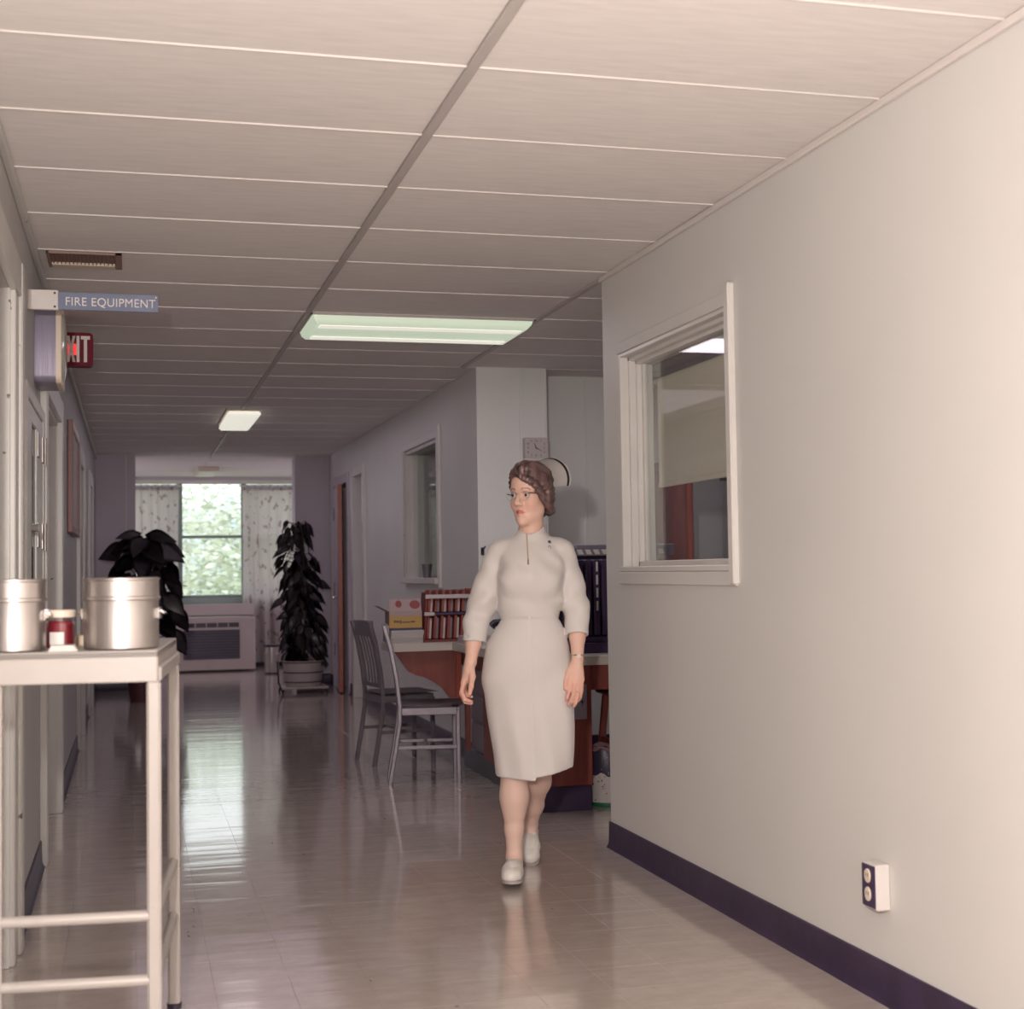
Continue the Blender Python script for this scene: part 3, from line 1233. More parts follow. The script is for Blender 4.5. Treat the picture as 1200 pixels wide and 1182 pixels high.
def letter(strokes):
    bm = B()
    for p in strokes:
        prism(bm, [(a, c) for a, c in p], 'y', ey - .0035, ey - .0008)
    return bm


zb_, zt_ = ez0 + .020, ez1 - .018
Wt = .0115


def vbar(x, w=Wt): return [(x, zb_), (x + w, zb_), (x + w, zt_), (x, zt_)]


def hbar(x, x2, z, h=.016): return [(x, z), (x2, z), (x2, z + h), (x, z + h)]


E_, X_, I_, T_ = ex0 + .026, ex0 + .067, ex0 + .116, ex0 + .137
obj('letter', letter([vbar(E_), hbar(E_ + Wt, E_ + .033, zb_), hbar(E_ + Wt, E_ + .033, zt_ - .016), hbar(E_ + Wt, E_ + .029, (zb_ + zt_) / 2 - .008)]), M_letter, t)
xm, zm = X_ + .0215, (zb_ + zt_) / 2
obj('letter', letter([[(X_, zb_), (X_ + .014, zb_), (xm, zm - .020), (X_ + .029, zb_), (X_ + .043, zb_), (xm + .0075, zm), (X_ + .043, zt_), (X_ + .029, zt_), (xm, zm + .020), (X_ + .014, zt_), (X_, zt_), (xm - .0075, zm)]]), M_letter, t)
obj('letter', letter([vbar(I_, .014)]), M_letter, t)
obj('letter', letter([[(T_ + .0145, zb_), (T_ + .0305, zb_), (T_ + .0305, zt_ - .018), (T_ + .045, zt_ - .018), (T_ + .045, zt_), (T_, zt_), (T_, zt_ - .018), (T_ + .0145, zt_ - .018)]]), M_letter, t)

t = thing('framed_board', 'wood-edged framed board hanging edge-on on the left wall', 'picture', (XL, 9.95, 1.5), absolute=True)
p0, p1, z0, z1 = 9.35, 10.55, 1.53, 2.235
quick('frame', M_frame_wood, t, (XL, XL + .034, p0, p0 + .045, z0, z1), (XL, XL + .034, p1 - .045, p1, z0, z1),
      (XL, XL + .034, p0 + .045, p1 - .045, z0, z0 + .045), b=.004)
quick('top_rail', M_cream, t, (XL, XL + .034, p0 + .045, p1 - .045, z1 - .045, z1), b=.004)
quick('panel', M_paper, t, (XL + .004, XL + .018, p0 + .045, p1 - .045, z0 + .045, z1 - .045))

# ================================================================== the white utility cart and what stands on it
CR = math.radians(-5.5)
CX, CY, CT = .0585, 3.45, 1.0827
t = thing('utility_cart', 'white enamel metal cart with chipped legs standing by the left wall', 'cart', (CX, CY, 0), CR)
cw, cd = .391, .644                                     # local: x from -cw to 0, y from 0 to cd
bm = B()
box(bm, -cw, 0, 0, cd, CT - .022, CT - .003, .003)
obj('shelf_top', bm, M_cart, t)
bm = B()
for a in ((-cw, 0, 0, .010), (-cw, 0, cd - .010, cd), (-cw, -cw + .010, .0095, cd - .0095), (-.010, 0, .0095, cd - .0095)):
    box(bm, a[0], a[1], a[2], a[3], CT - (.077 if a[2] == 0 else .043), CT - .0035, .003)
obj('rim', bm, M_cart, t)
bm = B()
for a in ((-.002, .008, -.0015, .014), (-cw - .008, .008, cd - .014, cd + .010), (-cw - .008, -cw + .014, .013, cd - .013), (-.014, .008, .013, cd - .013)):
    box(bm, a[0], a[1], a[2], a[3], CT - .077, CT - .041, .005)
obj('skirt_rail', bm, M_cart, t)
for x in (-.362, -.0092):
    for y in (.006, cd - .006):
        if x < -.1 and y > .1:
            continue
        bm = B()
        box(bm, x - .0161, x + .0161, y - .0148, y + .0148, .08, CT - .074, .006)
        lg = obj('leg', bm, M_cart, t)
        bm = B()
        lathe(bm, [(0, .09), (.02, .09), (.02, .075), (.012, .07), (0, .07)], (x, y, 0), 12)
        for sx in (-.011, .009):
            box(bm, x + sx, x + sx + .003, y - .012, y + .012, .03, .075)
        tube(bm, [(x - .009, y, .033), (x + .009, y, .033)], .033, 18)
        obj('caster', bm, M_black, lg)
for z in (.470, .324):
    for pts in (((-.35, .006), (-.02, .006)), ((-cw + .02, cd - .006), (-.02, cd - .006)), ((-cw + .008, .015), (-cw + .008, cd - .015)), ((-.010, .015), (-.010, cd - .015))):
        bm = B()
        if pts[0][1] > .5 or pts[0] == (-cw + .008, .015):
            bm.free()
            continue
        tube(bm, [(*pts[0], z), (*pts[1], z)], .0134, 12)
        obj('rail', bm, M_cart, t)
CM = Matrix.Translation((CX, CY, 0)) @ Matrix.Rotation(CR, 4, 'Z')


def canister(lx, ly, label, r=.098):
    p = CM @ Vector((lx, ly, CT - .003))
    t = thing('steel_canister', label, 'canister', p, CR)
    h = .167
    bm = B()
    lathe(bm, [(0, 0), (r - .004, 0), (r, .004), (r, h - .048), (r - .001, h - .046), (0, h - .046)], seg=48)
    obj('body', bm, M_steel, t)
    bm = B()
    lathe(bm, [(r + .001, h - .052), (r + .004, h - .05), (r + .004, h - .044), (r + .001, h - .042), (r + .001, h - .006), (r + .003, h - .004),
               (r + .003, h), (r - .004, h + .002), (r - .012, h - .003), (0, h + .001)], seg=48)
    obj('lid', bm, M_steel, t)
    for a in (math.radians(-8), math.radians(172)):
        bm = B()
        M = Matrix.Rotation(a, 4, 'Z')
        box(bm, r - .002, r + .006, -.016, .016, h * .42, h * .58, .002)
        tube(bm, [(r + .004, -.012, h * .54), (r + .016, -.010, h * .5), (r + .016, .010, h * .5), (r + .004, .012, h * .54)], .0022, 8)
        obj('clasp', place(bm, M), M_chrome if a < 1 else M_chrome, t)
    return t


canister(-.0919, .103, 'right-hand steel canister with fitted lid, whole in view on the cart', .0869)
canister(-.333, .078, 'left-hand steel canister with fitted lid, cut off by the picture edge', .0705)
# jar
p = CM @ Vector((-.2378, .145, CT - .003))
t = thing('specimen_jar', 'small jar of dark red liquid with a cream lid between the canisters', 'jar', p)
t.scale = (.92, .92, .92)
bm = B()
lathe(bm, [(0, .003), (.034, .003), (.036, .008), (.036, .066), (.030, .074), (0, .074)], seg=32)
obj('liquid', bm, M_jamred, t)
bm = B()
lathe(bm, [(.034, 0), (.039, .003), (.039, .068), (.033, .078), (.033, .086), (.0315, .086), (.0315, .077), (.0375, .067), (.0375, .004), (.034, .002)], seg=32)
obj('glass_body', bm, M_glass2, t)
bm = B()
lathe(bm, [(0, .102), (.036, .102), (.039, .099), (.039, .084), (.037, .082), (.0335, .082)], seg=32)
obj('lid', bm, M_cream, t)
bm = B()
lathe(bm, [(.0395, .012), (.0395, .045)], seg=10, a0=math.radians(-130), a1=math.radians(-75))
obj('paper_label', bm, M_white, t)
p = CM @ Vector((-.2165, .047, CT - .003))
t = thing('folded_towel', 'folded white cloth lying flat on the cart before the red jar', 'cloth', p, CR + .1)
t.scale = (.9, .85, .92)
bm = B()
for k in range(3):
    box(bm, -.038 + k * .003,   .036 - k * .004, -.04, .04, k * .005, k * .005 + .0048, .002)
obj('fold', bm, M_white, t)
p = CM @ Vector((-.195, .258, CT - .003))
t = thing('gauze_packet', 'small cream packet behind the red jar beside the right canister', 'packet', p, .3)
t.scale = (.92, .92, .92)
bm = B()
box(bm, -.02, .02, -.025, .025, 0, .03, .006)
obj('wrapper', bm, M_cream, t)
bm = B()
box(bm, -.021, .021, -.008, .008, -.0, .031, .002)
obj('tape', bm, M_yellow, t)

# ================================================================== outlet, switch, clock, hook
t = thing('wall_outlet', 'surface-mounted white electrical outlet box with dark plate low on wall', 'outlet', (XR, 3.77, .33), absolute=True)
quick('box', M_white, t, (XR - .045, XR, 3.735, 3.815, .268, .398), b=.004)
pl = quick('face_plate', M_purple, t, (XR - .049, XR - .044, 3.738, 3.812, .274, .394), b=.002)
for z in (.363, .311):
    bm = B()
    lathe(bm, [(0, .004), (.015, .004), (.0165, .002), (.0165, 0)], seg=20)
    place(bm, basis((XR - .0488, 3.775, z), (0, 1, 0), (0, 0, 1.25), (-1, 0, 0)))
    so = obj('socket', bm, M_cream, pl)
for z in (.363, .311):
    for dy in (-.006, .006):
        quick('slot', M_black, pl, (XR - .0534, XR - .0525, 3.775 + dy - .001, 3.775 + dy + .001, z - .002, z + .007))

t = thing('light_switch', 'beige switch plate on the far right pier beside the tall plant', 'switch', (2.035, 16.4, 1.33), absolute=True)
quick('plate', mat('beige_plate', (.42, .27, .23), .5), t, (2.0, 2.075, 16.392, 16.4, 1.275, 1.395), b=.002)
quick('toggle', M_cream, t, (2.03, 2.045, 16.380, 16.393, 1.32, 1.35), b=.002)

t = thing('wall_clock', 'square pale wall clock with dark hands high on the column edge', 'clock', (2.58, 9.13, 1.98), absolute=True)
k0, k1, z0, z1 = 2.497, 2.660, 1.985, 2.122
quick('case', M_planter, t, (k0, k1, 9.072, 9.13, z0, z1), b=.004)
quick('ledge', M_white, t, (k0 - .003, k1 + .003, 9.060, 9.13, z0 - .014, z0), b=.003)
fc = quick('face', mat('clock_face', (.52, .47, .46), .4), t, (k0 + .004, k1 - .012, 9.070, 9.0725, z0 + .004, z1 - .004))
ccx, ccz = (k0 + k1) / 2 - .004, (z0 + z1) / 2
for n_ in range(1, 13):
    a = math.radians(90 - 30 * n_)
    q = max(abs(math.cos(a)), abs(math.sin(a)))
    px_, pz_ = ccx + math.cos(a) / q * .056, ccz + math.sin(a) / q * .048
    bm = text_mesh(str(n_), .021, .0004)
    xs = [v.co.x for v in bm.verts]
    place(bm, basis((px_ - (max(xs) + min(xs)) / 2, 9.0697, pz_ - .0075), (1, 0, 0), (0, 0, 1), (0, -1, 0)))
    obj('numeral', bm, M_darkink, fc)
for dx, dz, r in ((-.013, .034, .0022), (.040, -.021, .0020)):
    bm = B()
    tube(bm, [(ccx - dx * .15, 9.0685, ccz - dz * .15), (ccx, 9.0685, ccz), (ccx + dx, 9.0685, ccz + dz)], [r * 1.3, r * 1.7, r * .5], 6)
    obj('hand', bm, M_black, t)

t = thing('wall_hook', 'small black hook on the column just over the nurse right sleeve', 'hook', (2.215, 9.13, 1.37), absolute=True)
bm = B()
box(bm, 2.205, 2.228, 9.124, 9.13, 1.355, 1.405, .002)
tube(bm, [(2.216, 9.125, 1.395), (2.221, 9.10, 1.40), (2.224, 9.085, 1.41)], .005, 8)
tube(bm, [(2.216, 9.125, 1.37), (2.210, 9.10, 1.355), (2.204, 9.09, 1.365)], .005, 8)
obj('hook_body', bm, M_black, t)

# ================================================================== the station counter
t = thing('station_counter', 'L-shaped wooden nursing station counter with cream-edged top and dark base', 'counter', (2.05, 8.2, 0), absolute=True)
ZT = .805
poly = [(1.965, 7.165), (1.965, 8.94), (1.56, 8.90), (1.56, 9.22), (2.186, 9.22), (2.186, 9.125), (2.60, 9.125), (2.60, 7.86), (3.3, 7.86), (3.3, 7.165)]
bm = B()
prism(bm, poly, 'z', ZT - .052, ZT - .002)
bmesh.ops.bevel(bm, geom=bm.edges[:], offset=.003, segments=1, affect='EDGES')
obj('worktop', bm, M_counter, t, 30)
bm = B()
cxp = sum(p[0] for p in poly) / len(poly)
ins = [(1.972, 7.172), (1.972, 8.934), (1.567, 8.907), (1.567, 9.213), (2.179, 9.213), (2.179, 9.118), (2.593, 9.118), (2.593, 7.853), (3.293, 7.853), (3.293, 7.172)]
prism(bm, ins, 'z', ZT - .003, ZT)
obj('laminate', bm, M_ctop, t)
quick('front_panel', M_wood, t, (2.035, 2.055, 7.205, 8.42, .13, ZT - .05), b=.002)
quick('end_panel', M_wood, t, (2.056, 2.325, 7.205, 7.228, .13, ZT - .05), b=.002)
quick('end_panel', M_woodd, t, (2.302, 2.325, 7.23, 7.80, .13, ZT - .05), b=.002)
quick('plinth', M_base, t, (2.05, 2.318, 7.20, 7.79, 0, .13), (2.07, 2.30, 7.79, 8.42, 0, .13), (2.075, 2.3, 8.42, 9.12, 0, .13), b=.003)
quick('apron', M_woodd, t, (2.035, 2.055, 8.42, 9.10, .655, ZT - .05), b=.002)
quick('apron', M_wood, t, (2.326, 3.28, 7.205, 7.226, .622, ZT - .05), b=.002)
quick('stile', M_wood, t, (2.03, 2.06, 8.86, 8.90, .13, .66), b=.003)
bm = B()
box(bm, 2.07, 2.55, 8.44, 8.85, .135, .66, .004)
fcab = obj('steel_drawer_unit', bm, mat('grey_steel', (.27, .24, .29), .4, .1), t)
for z in (.16, .33, .50):
    q_ = quick('drawer_front', MATS['grey_steel'], fcab, (2.060, 2.072, 8.45, 8.84, z, z + .145), b=.003)
# quarter-round wooden bracket that carries the short wing
prf = [(2.03, .752), (2.03, .40), (1.985, .405), (1.95, .455), (1.905, .515), (1.85, .555), (1.79, .585), (1.735, .60), (1.69, .625), (1.655, .67), (1.625, .715), (1.60, .752)]
bm = B()
prism(bm, prf, 'y', 8.985, 9.008)
obj('bracket', bm, M_wood, t)
quick('bracket_edge', M_wood_o, t, (1.998, 2.03, 8.975, 8.986, .402, .752), b=.002)
quick('end_panel', M_woodd, t, (2.30, 2.32, 7.84, 9.12, .13, ZT - .05), b=.002)
quick('end_panel', M_woodd, t, (3.26, 3.28, 7.23, 7.84, 0, ZT - .05), b=.002)

kb = quick('key_box', MATS['grey_steel'], t, (2.205, 2.290, 7.17, 7.205, .475, .655), b=.004)
kb['label'] = 'small grey steel box with a keyhole on the end panel'
bm = B()
tube(bm, [(2.262, 7.171, .565), (2.262, 7.166, .565)], .007, 12)
box(bm, 2.2605, 2.2635, 7.1655, 7.167, .545, .562)
obj('lock', bm, M_black, kb)

# chart rack on the counter
t = thing('chart_rack', 'dark upright chart rack with white label strips standing on the counter', 'rack', (2.52, 7.5, ZT), absolute=True)
ra, rb, ry0, ry1 = 2.30, 2.86, 7.36, 7.70
quick('base', M_purple, t, (ra, rb, ry0 - .03, ry1, ZT, ZT + .055), (ra, rb, ry0, ry1, ZT + .055, ZT + .085), b=.004)
quick('top_bar', M_lilac, t, (ra, rb, ry0 - .01, ry0 + .03, 1.362, 1.385), b=.003)
quick('back', M_black, t, (ra, rb, ry1 - .015, ry1, ZT + .08, 1.37))
k = 0
x = ra + .012
while x < rb - .05:
    h_ = quick('chart_holder', M_purple, t, (x, x + .034, ry0 + .012, ry1 - .03, ZT + .09, 1.305), b=.006)
    bm = B()
    sh = .012
    prism(bm, [(x + .002, 1.332), (x + .030, 1.332), (x + .030 - sh, 1.358), (x + .002 - sh, 1.358)], 'y', ry0 - .014, ry0 - .009)
    obj('label_tag', bm, M_white, t)
    if k in (2,):
        for z in (1.03, 1.10, 1.17, 1.24):
            quick('spine_label', M_white, h_, (x + .012, x + .022, ry0 + .009, ry0 + .0125, z, z + .052))
    x += .046
    k += 1
quick('top_bar', M_lilac, t, (ra, rb, ry0 - .008, ry0 - .004, 1.325, 1.365))

# wooden slotted organiser on the wing
t = thing('slotted_organizer', 'orange wooden slotted organizer full of grey folders on the counter wing', 'rack', (1.93, 9.06, ZT), absolute=True)
OM = Matrix.Translation((1.945, 9.02, ZT)) @ Matrix.Rotation(math.radians(6), 4, 'Z')
tilt = Matrix.Shear('XZ', 4, (0, 0)) if False else Matrix.Identity(4)
lean = Matrix(((1, 0, .16, 0), (0, 1, .30, 0), (0, 0, 1, 0), (0, 0, 0, 1)))
OMl = OM @ lean
ow, oh = .155, .335


def o_box(name, m, *bx, parent=None, b=.003):
    bm = B()
    for q in bx:
        box(bm, *q, b)
    place(bm, OMl)
    return obj(name, bm, m, parent or t)


o_box('side_panel', M_wood_o, (ow - .016, ow + .012, -.015, .10, 0, oh))
o_box('side_panel', M_woodd, (ow + .030, ow + .052, .0, .10, 0, oh - .01))
o_box('side_panel', M_woodd, (-ow, -ow + .014, -.01, .10, 0, oh - .02))
o_box('back_panel', M_woodd, (-ow, ow, .085, .10, 0, oh - .02))
o_box('shelf', M_woodd, (-ow, ow, -.005, .09, 0, .016))
o_box('shelf', M_purple, (-ow, ow, .0, .09, .168, .184))
o_box('front_strip', M_planter, (-ow - .005, ow - .012, -.022, -.006, oh - .062, oh - .035))
o_box('front_strip', M_planter, (-ow - .008, -ow + .06, -.022, -.006, .165, .188))
for row, (za_, zb_) in enumerate(((.02, .160), (.188, oh - .045))):
    for k in range(6):
        x = -ow + .020 + k * .046
        o_box('divider', M_wood, (x, x + .018, .0, .086, za_, zb_ + (.04 if row else .005)))
        o_box('folder', M_grey_al if k % 2 else M_planter, (x + .021, x + .034, .012, .084, za_, zb_ - .01), b=.001)

# carton on a pile of paper
t = thing('cardboard_carton', 'open cardboard carton with a yellow printed front on the counter wing', 'box', (1.68, 9.05, ZT + .082), absolute=True)
KM = Matrix.Translation((1.672, 8.965, ZT + .083)) @ Matrix.Rotation(math.radians(-2), 4, 'Z')


def k_box(name, m, bx, parent=None, M=KM, b=.001):
    bm = B()
    box(bm, *bx, b)
    return obj(name, place(bm, M), m, parent or t)


kw, kd, kh = .104, .20, .115
fr_ = k_box('front_side', M_yellow, (-kw, kw, 0, .004, .012, .085))
k_box('front_side', M_navy, (-kw, kw, 0, .004, 0, .012))
k_box('front_side', M_pink, (-kw, kw, 0, .004, .085, kh))
k_box('back_side', M_card, (-kw, kw, kd - .004, kd, 0, kh))
k_box('left_side', M_card, (-kw, -kw + .004, .004, kd - .004, 0, kh))
k_box('right_side', M_card, (kw - .004, kw, .004, kd - .004, 0, kh))
k_box('bottom', M_card, (-kw + .004, kw - .004, .004, kd - .004, 0, .004))
FM = KM @ Matrix.Translation((0, .004, kh)) @ Matrix.Rotation(math.radians(-22), 4, 'X')
fl = k_box('front_flap', M_pink, (-kw + .004, kw - .002, -.002, .002, 0, .085), M=FM)
bm = B()
lathe(bm, [(0, .0006), (.024, .0006), (.024, 0)], seg=20)
obj('print', place(bm, FM @ basis((-.042, -.0022, .05), (.85, 0, 0), (0, 0, 1), (0, -1, 0))), M_redink, fl)
bm = B()
lathe(bm, [(0, .0006), (.034, .0006), (.034, 0)], seg=20)
obj('print', place(bm, FM @ basis((.062, -.0022, .045), (1, 0, 0), (0, 0, .85), (0, -1, 0))), M_redink, fl)
LM = KM @ Matrix.Translation((-kw, 0, kh)) @ Matrix.Rotation(math.radians(-62), 4, 'Y')
k_box('side_flap', M_card, (-.002, .002, .006, kd - .006, 0, .075), M=LM)
bm = B()
for (a, w_, z, h_) in ((-.075, .012, .046, .014), (-.061, .02, .046, .012), (-.038, .01, .040, .02), (-.025, .05, .044, .008), (.03, .03, .046, .009)):
    box(bm, a, a + w_, -.0006, .0002, z, z + h_)
obj('print', place(bm, KM), M_darkink, fr_)
for n_, (x0, x1, y0, y1, z, h_, m_, lb) in enumerate((
        (1.562, 1.775, 8.925, 9.17, .0, .030, M_paper, 'lowest stack of pale paper under the yellow carton'),
        (1.570, 1.778, 8.930, 9.18, .031, .050, M_paper, 'upper stack of pale paper directly under the yellow carton'))):
    t = thing('paper_stack', lb, 'paper', ((x0 + x1) / 2, (y0 + y1) / 2, ZT + z), absolute=True)
    for k in range(5):
        d_ = random.uniform(-.004, .004)
        quick('sheet_bundle', m_, t, (x0 + d_, x1 + d_, y0 + d_ * .5, y1, ZT + z + .0005 + h_ * k / 5, ZT + z + h_ * (k + .92) / 5), b=.001)
t = thing('paper_stack', 'pale paper pad on the counter corner right of the organizer', 'paper', (2.08, 8.82, ZT), absolute=True)
for k in range(4):
    quick('sheet_bundle', M_paper, t, (1.995 + k * .002, 2.175, 8.70, 8.92, ZT + .0005 + k * .011, ZT + .010 + k * .011), b=.001)

t = thing('desk_telephone', 'dark desk telephone on the counter behind the nurse right elbow', 'telephone', (2.20, 8.30, ZT), absolute=True)
bm = B()
prism(bm, [(8.20, ZT), (8.40, ZT), (8.40, ZT + .09), (8.35, ZT + .10), (8.20, ZT + .03)], 'x', 2.10, 2.30)
bmesh.ops.bevel(bm, geom=bm.edges[:], offset=.008, segments=2, affect='EDGES')
obj('case', bm, M_black, t)
bm = B()
tube(bm, [(2.08, 8.37, ZT + .115), (2.10, 8.37, ZT + .135), (2.20, 8.37, ZT + .145), (2.30, 8.37, ZT + .135), (2.32, 8.37, ZT + .115)], [.026, .022, .015, .022, .026], 12)
obj('handset', bm, M_black, t)
bm = B()
lathe(bm, [(0, .008), (.045, .008), (.05, 0)], seg=24)
obj('dial', place(bm, basis((2.20, 8.27, ZT + .068), (1, 0, 0), (0, .85, .4), (0, -.4, .85))), M_grey_al, t)

t = thing('tumbler', 'grey tapered tumbler standing on the far window sill', 'cup', (XF + .02, 10.83, 1.206), absolute=True)
bm = B()
lathe(bm, [(0, 0), (.028, 0), (.042, .105), (.040, .105), (.027, .004), (0, .004)], (XF + .0, 10.83, 1.206), 24)
obj('cup_wall', bm, M_grey_al, t)

# under the counter
t = thing('waste_bin', 'white speckled waste bin with a dark folded liner under the counter', 'bin', (2.455, 7.36, 0))
m = mat('speckled_enamel', (.62, .56, .54), .45)
tn = m.node_tree
v = tn.nodes.new('ShaderNodeTexVoronoi')
v.inputs['Scale'].default_value = 42
cr = tn.nodes.new('ShaderNodeValToRGB')
cr.color_ramp.elements[0].position = .16
cr.color_ramp.elements[0].color = (.06, .05, .07, 1)
cr.color_ramp.elements[1].position = .20
cr.color_ramp.elements[1].color = (.62, .56, .54, 1)
tcn = tn.nodes.new('ShaderNodeTexCoord')
tn.links.new(tcn.outputs['Object'], v.inputs['Vector'])
tn.links.new(v.outputs['Distance'], cr.inputs[0])
tn.links.new(cr.outputs[0], tn.nodes['Principled BSDF'].inputs['Base Color'])
bm = B()
lathe(bm, [(0, .012), (.098, .012), (.102, .02), (.108, .20), (.106, .20), (.10, .022), (0, .018)], seg=36)
obj('bucket', bm, m, t)
bm = B()
lathe(bm, [(0, 0), (.102, 0), (.105, .006), (.103, .022), (.0985, .022)], seg=36)
obj('foot_ring', bm, mat('green_enamel', (.02, .12, .07), .4), t)
m2 = mat('speckled_liner', (.04, .03, .06), .4)
tn = m2.node_tree
v = tn.nodes.new('ShaderNodeTexVoronoi')
v.inputs['Scale'].default_value = 40
cr = tn.nodes.new('ShaderNodeValToRGB')
cr.color_ramp.elements[0].position = .10
cr.color_ramp.elements[0].color = (.4, .35, .4, 1)
cr.color_ramp.elements[1].position = .13
cr.color_ramp.elements[1].color = (.04, .03, .06, 1)
tcn = tn.nodes.new('ShaderNodeTexCoord')
tn.links.new(tcn.outputs['Object'], v.inputs['Vector'])
tn.links.new(v.outputs['Distance'], cr.inputs[0])
tn.links.new(cr.outputs[0], tn.nodes['Principled BSDF'].inputs['Base Color'])
bm = B()
lathe(bm, [(.1095, .165), (.1135, .19), (.113, .26), (.108, .292), (.100, .285), (.103, .20)], seg=40)
for vtx in bm.verts:
    a = math.atan2(vtx.co.y, vtx.co.x)
    vtx.co.z += .010 * math.sin(5 * a) + .006 * math.sin(11 * a)
obj('liner', bm, m2, t)
bm = B()
lathe(bm, [(.101, .288), (.110, .302), (.106, .310), (.097, .298)], seg=40)
for vtx in bm.verts:
    a = math.atan2(vtx.co.y, vtx.co.x)
    vtx.co.z += .008 * math.sin(5 * a)
obj('liner_lip', bm, mat('pink_plastic', (.30, .17, .19), .5), t)

t = thing('wooden_stool', 'reddish wooden stool tucked in the dark under the counter', 'stool', (2.68, 7.60, 0))
for sx in (-1, 1):
    for sy in (-1, 1):
        bm = B()
        bar(bm, [(sx * .16, sy * .13, 0), (sx * .11, sy * .10, .56)], .038, .030, up=(0, 1, 0))
        obj('leg', bm, M_wood, t)
for z, w_ in ((.24, .140),):
    for sy in (-1, 1):
        quick('rung', M_wood, t, (-w_, w_, sy * .117 - .01, sy * .117 + .01, z, z + .03), b=.003)
    for sx in (-1, 1):
        quick('rung', M_wood, t, (sx * .139 - .01, sx * .139 + .01, -.117, .117, z + .05, z + .08), b=.003)
quick('seat', M_wood, t, (-.16, .16, -.15, .15, .56, .592), b=.010)

t = thing('tall_cupboard', 'tall reddish wooden cupboard seen through the near wall window', 'cupboard', (3.31, 8.7, 0), absolute=True)
quick('body', M_woodd, t, (3.235, 3.375, 8.42, 9.0, .06, 1.86), b=.004)
quick('corner_post', M_wood_o, t, (3.36, 3.40, 8.385, 8.43, .0, 1.86), b=.014)
dr = quick('door', M_wood, t, (3.233, 3.361, 8.402, 8.421, .10, 1.84), b=.003)
bm = B()
tube(bm, [(3.255, 8.403, 1.0), (3.255, 8.38, 1.0), (3.255, 8.38, 1.12), (3.255, 8.403, 1.12)], .005, 8)
obj('handle', bm, M_chrome, dr)
quick('cornice', M_woodd, t, (3.215, 3.415, 8.375, 9.0, 1.86, 1.92), b=.006)

# window blind behind the near window
t = thing('roller_blind', 'beige roller blind half lowered behind the near wall window', 'blind', (2.25, 5.4, 1.62), absolute=True)
bm = B()
tube(bm, [(2.275, 4.80, 2.075), (2.275, 5.97, 2.075)], .022, 16)
obj('roller', bm, M_shade, t)
quick('fabric', M_shade, t, (2.2505, 2.2525, 4.82, 5.95, 1.625, 2.075))
quick('hem_bar', M_shade, t, (2.246, 2.257, 4.82, 5.95, 1.605, 1.628), b=.003)
quick('bracket', M_chrome, t, (2.232, 2.30, 4.785, 4.797, 2.05, 2.10), (2.232, 2.30, 5.973, 5.985, 2.05, 2.10))
bm = B()
tube(bm, [(2.247, 5.07, 1.625), (2.247, 5.07, 1.34)], .0028, 8)
cd_ = obj('pull_cord', bm, M_cream, t)
bm = B()
tube(bm, [(2.247, 5.07 + .011 * math.sin(a), 1.322 - .020 * math.cos(a) * (1.2 if math.cos(a) < 0 else .9)) for a in [k * PI / 8 for k in range(17)]], .0034, 8)
obj('pull_ring', bm, M_cream, cd_)
# curtains hanging at the back of the station, seen under the blind


def curtain(name, label, x0, x1, y, z0, z1, m, folds, amp, seedv, cat='curtain', heading=True, uvs=None, axis='x', group=None):
    rnd = random.Random(seedv)
    ph = [rnd.uniform(0, 6) for _ in range(4)]
    w = x1 - x0

    def fn(u, v):
        a = amp * (.35 + .65 * (1 - v))
        d = a * (math.sin(2 * PI * folds * u + ph[0] + .6 * math.sin(5 * v + ph[1])) + .4 * math.sin(2 * PI * folds * 2.3 * u + ph[2]))
        s = x0 + w * u + .012 * math.sin(7 * u + 3 * v + ph[3])
        z = z0 + (z1 - z0) * v
        return Vector((s, y + d, z)) if axis == 'x' else Vector((y + d, s, z))
    bm = B()
    sheet(bm, fn, int(folds * 10), 14, 0, uvs or (w, z1 - z0))
    loc = ((x0 + x1) / 2, y, z0) if axis == 'x' else (y, (x0 + x1) / 2, z0)
    t = thing(name, label, cat, loc, absolute=True, group=group)
    obj('cloth', bm, m, t, 80)
    bm = B()
    if axis == 'x':
        tube(bm, [(x0 - .03, y, z1 + .012), (x1 + .03, y, z1 + .012)], .011, 10)
    else:
        tube(bm, [(y, x0 - .03, z1 + .012), (y, x1 + .03, z1 + .012)], .011, 10)
    obj('rod', bm, M_trimw if heading else M_dark, t)
    if heading:
        bm = B()
        sheet(bm, lambda u, v: Vector((x0 + w * u, y + .012 * math.sin(2 * PI * folds * 1.7 * u), z1 - .045 + .075 * v)) if axis == 'x' else
              Vector((y + .012 * math.sin(2 * PI * folds * 1.7 * u), x0 + w * u, z1 - .045 + .075 * v)), int(folds * 12), 2)
        obj('heading', bm, M_shade_far, t, 80)
    return t


curtain('short_curtain', 'pale grey curtain at the back of the station seen under the blind', 3.92 + .12, 4.52, 9.40, 1.22, 1.86, M_shade_far, 7, .018, 3, heading=False)
t = thing('wall_shelf', 'grey wall cupboard under the pale curtain behind the near window', 'shelf', (4.25, 9.4, .85), absolute=True)
quick('body', M_grey_al, t, (4.02, 4.55, 9.25, 9.488, .80, 1.16), b=.004)
quick('top', M_purple, t, (4.0, 4.57, 9.23, 9.488, 1.16, 1.19), b=.004)
quick('door', M_planter, t, (4.05, 4.52, 9.24, 9.252, .83, 1.13), b=.003)

# office curtain seen through the far window
curtain('office_curtain', 'grey-white net curtain hanging inside the far wall window', 9.75, 12.9, 2.62, 1.05, 2.02, cloth_thin('net_curtain', (.62, .60, .58), None, .3), 14, .02, 9, axis='y')

